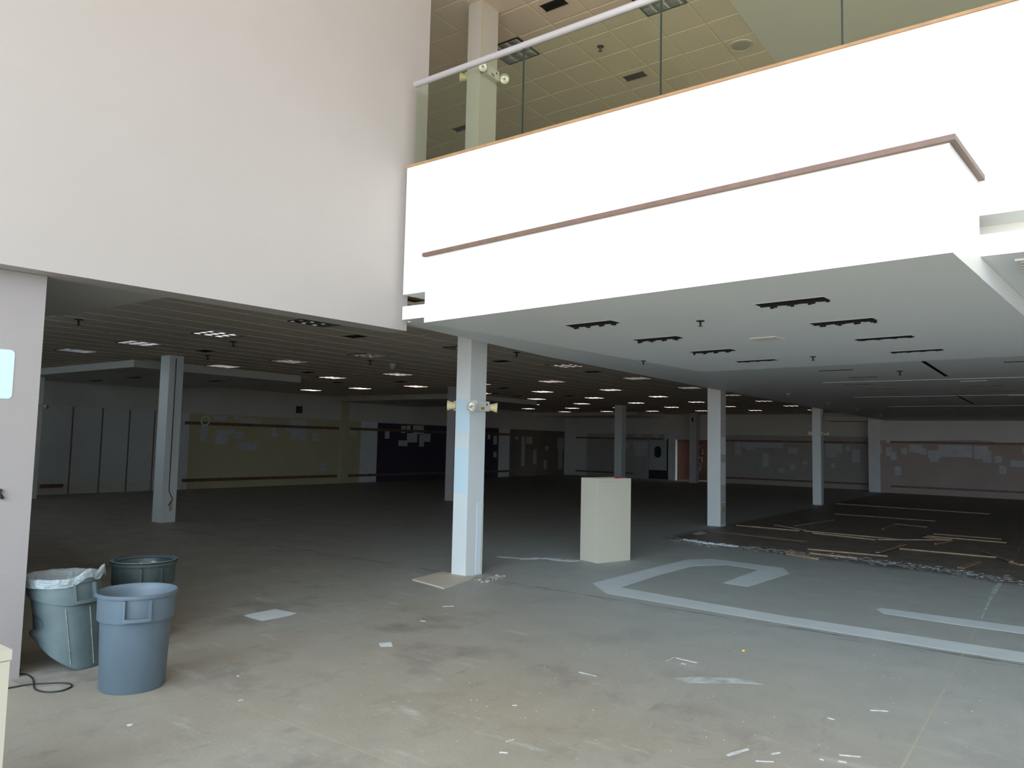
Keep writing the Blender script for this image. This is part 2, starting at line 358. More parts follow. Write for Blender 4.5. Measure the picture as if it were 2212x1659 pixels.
g = holed(-6.0, 13.5, 5.72, 34.9, 3.0, 3.12, ch, ycuts=(9, 12, 15.6), well=0.22)
g.v = [((edge_x(v[1]) if abs(v[0]+6.0) < 1e-6 else v[0]), v[1], v[2]) for v in g.v]
g.v = [((-5.75 if v[1] < 5.75 and v[0] < -5.9 else v[0]), v[1], v[2]) for v in g.v]
dc = g.build('ceiling', SOFF); g.well.build('opening_well', DARK, dc); st(dc, 'smooth grey drywall ceiling receding to the right with narrow dark openings', 'ceiling')
for k, (x0, x1, y0, y1) in enumerate(((-3.7, 13.3, 14.80, 14.835), (-4.1, 13.3, 19.2, 19.24), (-4.1, 13.3, 23.5, 23.54), (-1.52, -1.12, 15.31, 15.35), (-1.04, -0.5, 19.44, 19.48))):
    MB().box(x0, x1, y0, y1, 2.994, 3.0).build('joint_strip', TRIMW, dc)
# ---- rotated soffit box in front of / under the balcony
UA = math.atan2(-0.40, 4.38); U = Vector((math.cos(UA), math.sin(UA))); W_ = Vector((-U.y, U.x)); BO = Vector((-4.88, 5.17))
def bx(u, v): p = BO + U*u + W_*v; return (p.x, p.y)
slots = [(1.0, 0.86), (1.0, 2.03), (1.0, 3.25), (1.01, 4.44), (2.87, 0.85), (2.88, 1.97), (2.88, 3.18), (2.88, 4.39)]
bh = [(u, u+0.53, v, v+0.135) for u, v in slots]
g = holed(0, 4.40, 0, 5.5, 2.86, 2.998, bh, well=0.13)
sb_ = g.build('ceiling_lowered_box', SOFF, loc=(BO.x, BO.y, 0), rot=(0, 0, UA)); g.well.build('opening_well', DARK, sb_); st(sb_, 'flat grey underside of the white box that juts below the balcony', 'ceiling')
cl_, cr_ = bx(0, 0.402), bx(4.40, 0.803)
bf = MB().prism([bx(0, 0), bx(4.40, 0), (cr_[0], 5.568), (cl_[0], 5.568)], 2.9985, 3.515)
bf = bf.build('wall_box_front', WHITE); st(bf, 'bright white front of the box jutting from the balcony face', 'wall')
# thin skin so the box front reaches its underside
MB().prism([bx(0, -0.002), bx(4.402, -0.002), bx(4.402, 0.80), bx(4.399, 0.80), bx(4.399, 0.001), bx(0, 0.001)], 2.8605, 3.0).build('front_skin', WHITE, bf)
# rail cap of the box
rc = MB().prism([bx(-0.02, -0.035), bx(4.435, -0.035), bx(4.435, 0.83), bx(4.40, 0.83), bx(4.40, 0.0), bx(-0.02, 0.0)], 3.492, 3.525).build('trim_1', WOODK)
st(rc, 'thin brown wooden rail along the top edge of the white box', 'trim')
# ragged torn edges hanging in the box openings
for k, (u, v) in enumerate(slots):
    g = MB(); s_ = 0
    nseg = 20
    for i in range(nseg):
        a, b = u+0.53*i/nseg, u+0.53*(i+1)/nseg; dz = 0.004+0.014*max(0, math.sin(i*1.15+k))+0.003*random.random()
        g.box(a, b, v+0.122, v+0.134, 2.859-dz*(0.4 if k in (3, 6, 7) else 1.25), 2.95)
    g.build('torn_edge', DARK, sb_)
    f = MB()
    f.box(u-0.022, u+0.552, v-0.022, v, 2.8585, 2.86).box(u-0.022, u, v, v+0.135, 2.8585, 2.86).box(u+0.53, u+0.552, v, v+0.135, 2.8585, 2.86).build('slot_flange', TRIMW, sb_)
MB().box(2.06, 2.33, 2.57, 2.82, 2.853, 2.86).build('access_panel', mat('panel enamel', (0.78, 0.74, 0.66), 0.5), sb_)
# ---- balcony face (fascia) with recessed slot
XR = 13.5
fa = MB().box(-5.572, XR, 5.57, 5.72, 3.265, 4.625).box(-5.572, XR, 5.57, 5.72, 3.0, 3.14).box(-5.57, XR, 6.1, 6.2, 3.121, 3.271).box(-0.5, XR, 5.88, 5.98, 3.121, 3.271).box(-5.572, XR, 5.7201, 6.2, 3.27, 4.39).build('wall_balcony', WHITE)
st(fa, 'bright white balcony face crossing the upper right of the picture', 'wall')
t2 = MB().box(-5.575, XR, 5.555, 5.74, 4.625, 4.646).build('trim_2', WOODT); st(t2, 'thin tan wooden strip along the top of the balcony face', 'trim')
uf = MB().box(-26, XR, 5.9, 40, 4.40, 4.55).build('floor_upper', mat('upper floor', (0.62, 0.57, 0.48), 0.8)); st(uf, 'upper floor slab behind the balcony face', 'floor')
# ---- glass balustrade
bal = empty('glass_balustrade', (-5.505, 5.60, 4.646)); tag(bal, 'glass balustrade with round aluminium handrail on top of the white balcony', 'railing')
joints = [-5.505, -4.095, -2.67, -1.242, 0.185, 1.605, 3.025, 4.445, 5.865]
for a, b in zip(joints, joints[1:]):
    MB().quad((a+0.006+5.505, 0, 0), (b-0.006+5.505, 0, 0), (b-0.006+5.505, 0, 0.885), (a+0.006+5.505, 0, 0.885)).build('glass_panel', GLASS, bal)
    if b < 5.8 : MB().box(b-0.006+5.505, b+0.006+5.505, -0.006, 0.006, 0, 0.88).build('panel_joint', GEDGE, bal)
MB().tube([(-0.02, 0, 0.893), (13.0, 0, 0.893)], 0.033, 20).build('handrail', ALU, bal, smooth=True)
# ---- downstairs tile ceiling
ZT = 3.36; TX0, TXS, TY0, TYS = -8.09, 0.61, 6.45, 0.64
def cell(x, y): return math.floor((x-TX0)/TXS), math.floor((y-TY0)/TYS)
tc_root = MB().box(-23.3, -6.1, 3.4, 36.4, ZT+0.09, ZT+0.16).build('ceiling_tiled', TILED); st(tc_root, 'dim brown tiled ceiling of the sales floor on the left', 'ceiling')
trof = []
for i in range(6):
    for j in range(9):
        x, y = TX0+TXS*(-4*i-0.5), TY0+TYS*(5*j+0.5)
        if x < -16 and 8.0 < y < 12.8: continue
        if x < -16 and 19.2 < y < 24: continue
        if x < -16.5 and y > 33: continue
        if x < -22: continue
        trof.append((x, y))
vents = [(-9.0, 7.97), (-13.2, 7.97), (-15.02, 11.84), (-14.9, 14.9), (-9.07, 11.86), (-8.51, 14.5), (-13.5, 17.82), (-15.29, 19.67), (-15.4, 21.11), (-13.54, 21.54), (-16.9, 14.4)]
sof = [(-23.2, -16.3, 8.2, 12.65), (-23.2, -16.4, 19.5, 23.8), (-23.2, -16.9, 33.1, 36.4)]
taken = {cell(x, y): 't' for x, y in trof}
vc = {}
for x, y in vents: vc[cell(x, y)] = (x, y)
cells = []
for i in range(-25, 4):
    for j in range(-5, 47):
        x, y = TX0+TXS*(i+0.5), TY0+TYS*(j+0.5)
        if not (-23.0 < x < -6.4 and 3.7 < y < 36.3): continue
        if (i, j) in taken or (i, j) in vc: continue
        if any(a < x < b and c < y < d for a, b, c, d in sof): continue
        if x > edge_x(y)+0.33: continue
        cells.append((math.hypot(x, y), x, y))
cells.sort()
def tile_mb(sx_, sy_, cx=0, cy=0, cz=0, g=None):
    g = g or MB(); a, b, h, c = sx_/2-0.010, sy_/2-0.010, 0.010, 0.008; i = len(g.v)
    g.v += [(cx+p*(a-c), cy+q*(b-c), cz) for p, q in ((-1, -1), (1, -1), (1, 1), (-1, 1))] + [(cx+p*a, cy+q*b, cz+h) for p, q in ((-1, -1), (1, -1), (1, 1), (-1, 1))]
    g.f.append((i+3, i+2, i+1, i))
    for k in range(4): l = (k+1) % 4; g.f.append((i+k, i+l, i+4+l, i+4+k))
    return g
proto = None
for k, (d_, x, y) in enumerate(cells[:290]):
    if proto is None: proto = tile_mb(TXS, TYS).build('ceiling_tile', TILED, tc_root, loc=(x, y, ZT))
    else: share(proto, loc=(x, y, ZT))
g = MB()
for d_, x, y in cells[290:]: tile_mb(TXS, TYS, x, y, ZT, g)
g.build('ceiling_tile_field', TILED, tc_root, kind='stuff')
g = MB()
for i in range(-25, 4): x = TX0+TXS*i; g.box(x-0.012, x+0.012, 3.58, 36.3, ZT-0.004, ZT+0.03)
for j in range(-5, 47): y = TY0+TYS*j; g.box(-23.1, -6.1, y-0.012, y+0.012, ZT+0.0085, ZT+0.03)
g.build('grid_bars', mat('aged grid bar', (0.90, 0.74, 0.56), 0.6), tc_root, kind='stuff')
# lowered soffits hanging along the rear of the tile ceiling
for k, (a, b, c, d) in enumerate(sof):
    hs = [(a+1.2, a+1.9, c+1.6, c+1.75), (a+3.5, a+4.2, c+1.5, c+1.65), (a+4.6, a+5.3, c+3.1, c+3.25)] if k < 2 else []
    g = holed(a+0.1, b, c, d-0.02, 3.2, 3.44, hs, well=0.1); o = g.build('ceiling_soffit', GREYW)
    if hs: g.well.build('opening_well', DARK, o)
    st(o, ('lowered grey ceiling block nearest the left column', 'lowered grey ceiling block behind the centre column', 'lowered grey ceiling block in the far rear corner')[k], 'soffit')
# small lowered drywall ceiling just behind the left wall opening
o = MB().prism([(-8.74, 3.57), (-6.05, 3.57), wl(-4, 0.27), wl(-8, 0.27), (-8.9, -6)], 3.0, 3.5).build('ceiling_entry', GREYW); st(o, 'lowered plain grey ceiling corner at the upper left of the opening', 'ceiling')
# ---- rear walls
WX = -23.1
wb = MB().box(WX-0.2, WX, 2.0, 36.5, 0, 3.5).build('wall_far_left', GREYW); st(wb, 'dim far left wall with grey, olive, navy and brown painted sections', 'wall')
def wplate(name, y0, y1, z0, z1, m, t=0.012, base=0.0): return MB().box(WX+base, WX+base+t, y0, y1, z0, z1).build(name, m, wb)
for a, b in ((8.7, 9.93), (9.97, 10.76), (10.80, 11.57), (11.61, 12.35), (12.39, 13.0)): wplate('wall_panel', a, b, 0.30, 2.5, PANELG)
for y in (9.95, 10.78, 11.585, 12.37): wplate('panel_seam', y-0.022, y+0.022, 0.0, 2.5, mat('faded seam', (0.22, 0.19, 0.17), 0.8), 0.018)
wplate('wall_panel', 13.0, 13.55, 0.0, 2.5, PATCHT)
wplate('skirting_panel', 8.7, 13.0, 0.0, 0.28, GREYW, 0.014)
wplate('painted_section', 13.56, 20.95, 0.0, 2.47, OLIVE, 0.010)
wplate('wall_panel', 20.97, 21.87, 0.0, 2.46, PATCHT)
wplate('painted_section', 21.89, 30.15, 0.0, 2.44, NAVY, 0.010)
wplate('wall_panel', 30.17, 31.08, 0.0, 2.43, PATCHT)
wplate('painted_section', 31.1, 36.3, 0.0, 2.43, BROWN, 0.010)
wplate('pilaster', 19.9, 20.25, 0.0, 3.36, OLIVE, 0.06)
def wrail(y0, y1, z): MB().box(WX+0.012, WX+0.045, y0, y1, z-0.05, z+0.05).build('wood_rail', WOODR, wb)
for a, b in ((13.38, 19.78), (20.38, 30.2), (30.2, 31.05)):
    wrail(a, b, 2.15); wrail(a, b, 0.29)
wrail(9.2, 9.8, 0.24)
def lpatch(x0, y0, x1, y1, m=PATCHG, rot=0):
    a, b = onx(x0, y0, WX+0.012), onx(x1, y1, WX+0.012)
    MB().box(WX+0.006, WX+0.013+0.004*random.random(), a.y, b.y, b.z, a.z).build('filler_patch', m, wb)
z4 = lambda x, y: (380+x/5.267, 870+y/5.267)
for q in ((285, 255, 355, 432), (455, 310, 582, 470), (590, 300, 665, 360), (655, 325, 770, 410), (700, 455, 915, 535), (440, 150, 575, 205), (665, 150, 730, 190), (735, 180, 840, 240), (865, 185, 975, 235),
          (1085, 280, 1140, 325), (1090, 335, 1150, 385), (1310, 195, 1475, 430), (1240, 285, 1305, 322), (1550, 340, 1612, 435), (1648, 695, 1700, 775), (1970, 310, 2055, 370)):
    lpatch(*z4(q[0], q[1]), *z4(q[2], q[3]))
z3 = lambda x, y: (780+x/4.424, 880+y/4.424)
for q in ((228, 228, 270, 300), (385, 175, 425, 245), (435, 172, 470, 215), (498, 170, 598, 258), (440, 245, 535, 335), (358, 315, 442, 370), (557, 262, 600, 375), (600, 250, 662, 330), (1210, 262, 1235, 305), (1265, 270, 1297, 355), (1265, 425, 1293, 478)):
    lpatch(*z3(q[0], q[1]), *z3(q[2], q[3]))
for q in ((1475, 278, 1500, 308), (1535, 275, 1562, 560), (1580, 280, 1637, 350), (1645, 405, 1675, 540), (1745, 505, 1772, 590), (1760, 370, 1790, 410), (1878, 290, 1935, 400), (1885, 400, 1920, 585), (2025, 465, 2080, 515), (2040, 400, 2060, 445)):
    lpatch(*z3(q[0], q[1]), *z3(q[2], q[3]), m=mat('dim filler', (0.42, 0.42, 0.41), 0.8))
# ring mark and small black box on that wall
p = onx(443, 909, WX+0.05); g = MB()
g.lathe([(0.12, 0), (0.12, 0.02), (0.17, 0.02), (0.17, 0)], 24); o = g.build('wall_ring', PATCHT, loc=p, rot=(0, R(90), 0)); tag(o, 'pale round ring fixed over the upper wooden rail on the olive wall', 'ring')
p = onx(646.5, 885, WX+0.06); o = empty('wall_speaker', p); tag(o, 'small black box high on the wall above the olive section', 'speaker')
MB().box(-0.06, 0.06, -0.10, 0.10, -0.13, 0.13).build('cabinet', BLACKM, o); MB().box(0.06, 0.066, -0.085, 0.085, -0.11, 0.11).build('grille', mat('grille', (0.05, 0.05, 0.05), 0.8), o)
# back wall, middle
YB = 36.3
AX0, AX1 = -16.32, -14.62
wm = MB().box(-23.3, AX0, YB, YB+0.2, 0, 3.5).box(AX1, -6.7, YB, YB+0.2, 0, 3.5).box(AX0, AX1, YB, YB+0.2, 2.08, 3.5).build('wall_back', GREYW); st(wm, 'dim grey rear wall with door, doorway and wooden rails', 'wall')
def bplate(name, x0, x1, z0, z1, m, t=0.012): return MB().box(x0, x1, YB-t, YB, z0, z1).build(name, m, wm)
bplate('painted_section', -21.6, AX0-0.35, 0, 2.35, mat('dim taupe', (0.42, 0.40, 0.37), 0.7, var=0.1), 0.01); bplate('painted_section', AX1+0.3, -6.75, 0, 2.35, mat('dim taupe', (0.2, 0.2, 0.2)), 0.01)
def brail(x0, x1, z, y=YB, par=None): MB().box(x0, x1, y-0.045, y-0.012, z-0.04, z+0.04).build('wood_rail', WOODR, par or wm)
brail(-22.3, -17.0, 2.10); brail(-22.3, -18.75, 0.25); brail(AX1+0.35, -7.2, 2.08); brail(AX1+0.35, -7.2, 0.26)
def bpatch(fx, q, Y, par, m=PATCHG):
    a, b = ony(*fx(q[0], q[1]), Y-0.012), ony(*fx(q[2], q[3]), Y-0.012)
    MB().box(a.x, b.x, Y-0.014-0.004*random.random(), Y-0.006, b.z, a.z).build('filler_patch', m, par)
z5 = lambda x, y: (1560+x/6.9125, 920+y/6.9125)
DIMF = mat('dim blue filler', (0.52, 0.55, 0.58), 0.8)
for q in ((190, 240, 280, 430), (300, 245, 910, 330), (350, 250, 510, 360), (985, 320, 1125, 415), (600, 410, 695, 615), (1020, 580, 1085, 650), (845, 635, 920, 700), (1205, 520, 1270, 580), (1545, 270, 1790, 400), (1850, 300, 1910, 375), (1940, 350, 2060, 550), (1630, 550, 1690, 635), (1560, 400, 1700, 470)):
    bpatch(z5, q, YB, wm, DIMF)
z6 = lambda x, y: (1230+x/6.703, 880+y/6.703)
for q in ((700, 500, 850, 605), (930, 490, 1150, 600), (950, 600, 1110, 700), (760, 380, 830, 430), (975, 390, 1040, 430), (1215, 395, 1290, 440)): bpatch(z6, q, YB, wm, DIMF)
# alcove behind the doorway with a pegboard
al = MB().box(AX0-0.1, AX0, YB+0.2, YB+1.8, 0, 2.2).box(AX1, AX1+1.6, YB+1.6, YB+1.8, 0, 2.2).box(AX0, AX1+1.6, YB+1.7, YB+1.8, 0, 2.2).box(AX0, AX1, YB+0.2, YB+1.8, 2.1, 2.2).build('wall_alcove', RUST); st(al, 'rust red inner wall seen through the far doorway', 'wall')
g = MB()
for k in range(46):
    x = AX0+0.06+random.random()*0.75; z = 0.5+random.random()*1.4; g.tube([(x, YB+1.7, z), (x, YB+1.60, z), (x, YB+1.60, z-0.03-0.1*random.random())], 0.008, 5)
g.build('peg_hooks', mat('steel hooks', (0.6, 0.6, 0.58), 0.3, metal=0.6), al, kind='stuff')
# swing door
A_, B_ = ony(1402, 952, YB-0.07), ony(1439.5, 1031, YB-0.07)
dr = empty('door_1', ((A_.x+B_.x)/2, YB-0.06, 0)); st(dr, 'pale swing door with dark oval window and black kick plate', 'door')
hw = (B_.x-A_.x)/2
MB().box(-hw, hw, 0, 0.045, 0.02, 2.05).build('leaf', DOORM, dr)
MB().box(-hw, hw, -0.006, 0, 0.02, 0.48).build('kick_plate', BLACKM, dr)
g = MB(); rp = rr_pts(-0.19+0.0, 0.19, 1.12, 1.72, 0.17); g.v = [(x, -0.008, z) for x, z in rp] + [(x, 0, z) for x, z in rp]; k_ = len(rp); g.f = [tuple(range(k_))[::-1]] + [(i, (i+1) % k_, k_+(i+1) % k_, k_+i) for i in range(k_)]
g.build('window_pane', BLACKM, dr)
MB().box(-hw-0.10, -hw-0.02, -0.02, 0.05, 0, 2.1).build('door_frame', DOORM, dr); MB().box(hw+0.02, hw+0.07, -0.01, 0.05, 0, 2.1).build('door_frame', BLACKM, dr)
MB().box(AX0-0.12, AX0, YB-0.03, YB, 0, 2.15).build('door_casing', GREYW, wm); MB().box(AX0-0.62, AX0-0.12, YB-0.02, YB, 0, 2.4).build('wall_panel', PATCHG, wm)
# back wall, right, nearer
YR = 34.9
wr = MB().box(-6.9, 13.5, YR, YR+0.25, 0, 3.5).box(-6.9, -6.7, YR+0.25, 36.5, 0, 3.5).build('wall_back_right', mat('grey upper wall', (0.68, 0.70, 0.69), 0.7, var=0.06, scale=0.7)); st(wr, 'rear wall at right, grey above and filler-patched brown below', 'wall')
MB().box(-6.9, -6.45, YR-0.02, YR, 0, 3.0).build('corner_panel', PATCHT, wr)
g = MB()
edge_px = [(1895, 951), (1912, 951), (1916, 957), (1945, 955), (1950, 953), (2000, 952), (2060, 951), (2110, 951), (2145, 954), (2147, 957), (2212, 956), (2300, 957)]
ep = [ony(x, y, YR-0.01) for x, y in edge_px]; ep[0] = Vector((-6.45, 0, ep[0].z)); ep.append(Vector((13.3, 0, ep[-1].z)))
for a, b in zip(ep, ep[1:]):
    g.quad((a.x, YR-0.008, 0), (b.x, YR-0.008, 0), (b.x, YR-0.008, b.z), (a.x, YR-0.008, a.z))
g.build('painted_section', TAUPE, wr)
for x0, x1 in ((-6.05, -3.6), (-3.6, -1.0), (-1.0, 2.0)):
    brail(x0, x1, 2.12, YR, wr)
    brail(x0+0.0, x1, 0.28, YR, wr)
z7 = lambda x, y: (1770+x/5.0045, 870+y/5.0045)
for q in ((630, 455, 675, 555), (720, 480, 785, 575), (770, 525, 835, 622), (885, 488, 948, 558), (968, 452, 1110, 540), (1085, 490, 1155, 560), (1285, 455, 1655, 590), (1170, 515, 1310, 600), (1195, 590, 1285, 638), (1668, 465, 1830, 610), (1765, 520, 1862, 648), (1895, 572, 1975, 650), (1945, 680, 2025, 770), (815, 685, 885, 785), (2065, 622, 2300, 698), (2195, 480, 2300, 555)):
    bpatch(z7, q, YR, wr)
o = MB().box(-8.66, -6.9, 34.8, 36.3, 3.0, 3.44).build('ceiling_beam', GREYW); st(o, 'short dropped beam beside the top of the rear right wall', 'beam')
MB().box(-6.9, 13.5, YR-0.05, YR, 2.985, 3.04).build('cornice', PATCHT, wr)
# enclosure out of view; hall and shopfront widened to bring more light inside
wc = mat('shell paint', (0.82, 0.81, 0.79), 0.7)
o = MB().box(13.5, 13.7, 5.57, 36, 0, 9.6).build('wall_far_right', wc); st(o, 'plain wall closing the right side of the sales floor', 'wall')
o = MB().box(13.5, 13.7, -6.4, 5.57, 0, 9.6).build('wall_right', wc); st(o, 'plain wall on the right of the entrance hall', 'wall')
o = MB().box(-7.0, 13.7, -6.6, 5.6, 9.5, 9.7).build('ceiling_hall', wc); st(o, 'high plain ceiling of the entrance hall', 'ceiling')
g = MB().box(-7, 13.7, -6.5, -6.35, 8.9, 9.6)
for x in (-6.6, -4.4, -2.2, 0, 2.2, 4.4, 6.6, 8.8, 11.0, 13.2): g.box(x-0.04, x+0.04, -6.5, -6.38, 0, 8.9)
for z in (0.05, 2.6, 5.2): g.box(-6.9, 13.4, -6.49, -6.39, z-0.04, z+0.04)
o = g.build('window_1', ALU); st(o, 'tall aluminium framed shopfront behind the camera, widened for light', 'window')
o = MB().box(-26, -23.3, -6.6, 41, 0, 0.01).box(-23.3, -6.62, -6.5, -6.3, 0, 3.4).box(-23.3, -23.1, -6.5, 2.0, 0, 3.4).build('wall_entry_side', wc); st(o, 'plain side wall out of view at left', 'wall')
o = MB().box(-23.3, -6.6, -6.5, 3.55, 3.02, 3.1).build('ceiling_side', GREYW); st(o, 'plain lowered ceiling behind the left wall', 'ceiling')
# ---- upstairs
ZU = 7.77
ub = MB().box(-26, -3.4, 5.6, 38, ZU+0.09, ZU+0.2).build('ceiling_upper', TILE); st(ub, 'tan tiled ceiling of the upper floor seen through the balustrade', 'ceiling')
UX0, UY0, UP = -5.835, 7.43, 0.608
upt = [(UX0-UP*(1.5), 8.95), (UX0+UP*2.5, 8.95)]
def ucell(x, y): return math.floor((x-UX0)/UP), math.floor((y-UY0)/UP)
ut = {ucell(x, y) for x, y in upt}
uc = []
for i in range(-24, 4):
    for j in range(-3, 34):
        if (i, j) in ut: continue
        x, y = UX0+UP*(i+0.5), UY0+UP*(j+0.5)
        if x > -3.55: continue
        uc.append((math.hypot(x+3, y-4), x, y))
uc.sort(); proto = None
for d_, x, y in uc[:290]:
    if proto is None: proto = tile_mb(UP, UP).build('ceiling_tile', TILE, ub, loc=(x, y, ZU))
    else: share(proto, loc=(x, y, ZU))
g = MB()
for d_, x, y in uc[290:]: tile_mb(UP, UP, x, y, ZU, g)
g.build('ceiling_tile_field', TILE, ub, kind='stuff')
g = MB()
for i in range(-24, 5): x = UX0+UP*i; g.box(x-0.012, x+0.012, 5.65, 28, ZU+0.008, ZU+0.03)
for j in range(-3, 35): y = UY0+UP*j; g.box(-20.5, -3.45, y-0.012, y+0.012, ZU+0.0085, ZU+0.03)
g.build('grid_bars', TBAR, ub, kind='stuff')
o = MB().box(-3.53, 13.5, 5.6, 38, 7.765, 8.0).build('ceiling_upper_right', SOFF); st(o, 'smooth grey-green upstairs ceiling behind the glass at upper right', 'ceiling')
o = MB().box(-26, 13.5, 28, 28.2, 4.5, 8).build('wall_upper_back', wc); st(o, 'far wall of the upper floor', 'wall')
o = MB().box(-20.7, -20.5, 5.6, 28, 4.5, 8).box(-26, -6.2, 5.4, 5.6, 4.6, 9.6).build('wall_upper_left', wc); st(o, 'side wall of the upper floor', 'wall')
o = MB().box(-5.9, 13.5, 5.6, 5.75, 7.9, 9.6).build('wall_upper_header', wc); st(o, 'header wall above the balcony opening', 'wall')
# ================================================================== OBJECTS
# ---- columns
def column(x0, x1, y0, y1, z1, label, m=COLM, z0=0.0, name='column'):
    o = empty(name, ((x0+x1)/2, (y0+y1)/2, z0)); tag(o, label, 'column')
    a, b = (x1-x0)/2, (y1-y0)/2
    MB().box(-a, a, -b, b, 0, z1-z0).build('shaft', m, o)
    return o, a, b
c1, a1, b1 = column(-6.565, -6.325, 7.62, 7.955, ZT+0.05, 'pale square column in the centre with tan board at its foot')
def cplate(c, x0, x1, y0, y1, z0, z1, name, m): return MB().box(x0, x1, y0, y1, z0, z1).build(name, m, c)
def zat(y, X, Y, x=1000):
    # height of pixel row y at the plan position X, Y
    lo, hi = -1, 12
    for _ in range(40):
        mm = (lo+hi)/2; d = Vector((X, Y, mm-EYE)); yy = 829.5 - F*(d.dot(Vector(AU)))/(d.dot(Vector(AW)))
        if yy > y: lo = mm
        else: hi = mm
    return lo
for ya, yb in ((862, 938), (968, 1066)):
    za_, zb_ = zat(ya, -6.44, 7.62), zat(yb, -6.44, 7.62); cplate(c1, -a1+0.012, a1-0.004, -b1-0.0025, -b1, zb_, za_, 'paint_patch', BLUEP)
cplate(c1, a1-0.0, a1+0.003, -b1+0.20, b1, 0.02, zat(1085, -6.32, 7.9), 'paint_patch', mat('faint blue paint', (0.72, 0.80, 0.86), 0.55))
MB().tube([(a1+0.004, b1-0.03, 0.05), (a1+0.004, b1-0.03, zat(1085, -6.32, 7.9))], 0.006, 6).build('torn_corner_bead', mat('torn paper', (0.4, 0.36, 0.26), 0.9), c1)
c2, a2, b2 = column(-6.545, -6.245, 16.26, 16.58, ZT+0.05, 'grey-blue column to the right of the tan pedestal')
for ya, yb, m_ in ((840, 905, COLG), (905, 945, COLG), (982, 1000, COLG), (1048, 1085, COLG), (1086, 1134, mat('column mauve', (0.42, 0.45, 0.52), 0.6))):
    za_, zb_ = zat(ya, -6.24, 16.4), zat(yb, -6.24, 16.4); cplate(c2, a2, a2+0.003, -b2+0.01, b2-0.01, zb_+0.01, za_, 'paint_patch', m_)
cplate(c2, a2-0.002, a2+0.012, -0.06, 0.02, zat(1106, -6.24, 16.4), zat(1094, -6.24, 16.4), 'outlet_plate', BRASS)
c3, a3, b3 = column(-6.6, -6.34, 25.05, 25.35, ZT+0.05, 'distant pale column at right, third along the ceiling edge')
c4, a4, b4 = column(-14.93, -14.59, 8.06, 8.36, ZT+0.02, 'white column at left with a cable hanging down its face')
MB().tube([(a4+0.012, -b4+0.13, 3.30), (a4+0.012, -b4+0.13, 0.62), (a4+0.025, -b4+0.19, 0.5), (a4+0.03, -b4+0.20, 0.44), (a4+0.035, -b4+0.12, 0.33)], 0.009, 6).build('cable', BLACKM, c4)
MB().box(a4, a4+0.004, -b4+0.16, -b4+0.22, 0.22, 0.42).build('patch', mat('tan patch', (0.5, 0.42, 0.3), 0.7), c4)
c5, a5, b5 = column(-14.9, -14.6, 16.9, 17.2, ZT+0.02, 'dark column half hidden behind the centre column', COLG)
c6, a6, b6 = column(-14.95, -14.62, 27.3, 27.65, ZT+0.02, 'grey column standing directly behind the tan pedestal')
c7, a7, b7 = column(-14.85, -14.5, 34.6, 34.95, ZT+0.02, 'faint far column in front of the red doorway', COLG)
MB().box(-0.03, 0.03, -b7-0.05, -b7, 2.95, 3.15).build('bracket', BLACKM, c7)
c8, a8, b8 = column(-22.35, -21.85, 8.25, 8.65, ZT+0.02, 'dim column at the far left beside the grey wall panels', mat('greenish column paint', (0.80, 0.83, 0.78), 0.6))
cu, au, bu_ = column(-6.515, -6.28, 7.60, 7.965, ZU+0.05, 'upstairs column behind the glass balustrade', mat('upstairs column paint', (0.62, 0.60, 0.54), 0.6), z0=4.55)
MB().tube([(au+0.001, -bu_-0.001, 0), (au+0.001, -bu_-0.001, 3.2)], 0.006, 6).build('corner_bead', mat('bead', (0.6, 0.52, 0.3), 0.6), cu)
# ---- emergency lights
def lathe_dir(prof, loc, d, n=24):
    g = MB().lathe(prof, n); q = Vector((0, 0, 1)).rotation_difference(Vector(d).normalized()).to_matrix()
    g.v = [tuple(q @ Vector(v) + Vector(loc)) for v in g.v]; return g
def head(parent, loc, d, k=1.0):
    h = lathe_dir([(0.0, -0.075*k), (0.028*k, -0.075*k), (0.045*k, -0.06*k), (0.05*k, -0.02*k), (0.066*k, 0.03*k), (0.068*k, 0.04*k), (0.060*k, 0.04*k)], loc, d).build('lamp_head', CREAM, parent, smooth=True)
    lathe_dir([(0.062*k, 0.038*k), (0.03*k, 0.02*k), (0.018*k, 0.0)], loc, d).build('reflector', LENS, h, smooth=True)
    lathe_dir([(0.018*k, 0.005*k), (0.028*k, 0.022*k), (0.02*k, 0.04*k), (0.0, 0.046*k)], loc, d).build('bulb', BULB, h, smooth=True)
    return h
def emergency(loc, side, label, heads, k=1.0):
    o = empty('emergency_light', loc); tag(o, label, 'emergency light', 'emergency lights on the columns')
    s = side
    g = MB().box(*(sorted((0, 0.085*s))), -0.13, 0.13, -0.065, 0.065); g.build('case', LAMPW, o)
    MB().box(*(sorted((0.085*s, 0.088*s))), -0.05, 0.02, -0.05, -0.015).build('label_plate', BRASS, o)
    MB().box(*(sorted((0.085*s, 0.089*s))), 0.06, 0.08, 0.01, 0.035).build('test_switch', BLACKM, o)
    for (dx, dy, dz, d) in heads:
        MB().tube([(0.05*s, math.copysign(0.125, dy), 0), (dx, dy, dz)], 0.012, 8).build('swivel_arm', CREAM, o)
        head(o, (dx, dy, dz), d, k)
    return o
p = onx(1037, 877, -6.325+0.045)
emergency((-6.325, 7.80, p.z), 1, 'twin-head emergency light on the right face of the centre column', [(0.07, -0.225, -0.015, (0.55, -0.8, -0.15)), (0.10, 0.215, -0.01, (0.78, 0.62, -0.05))])
emergency((-6.565, 7.80, p.z), -1, 'emergency light on the left side of the centre column, one cream head showing', [(-0.07, -0.215, -0.0, (-0.80, -0.6, 0.0)), (-0.07, 0.215, 0.0, (-0.5, 0.8, -0.1))])
p = onx(1068, 164, -6.28+0.045)
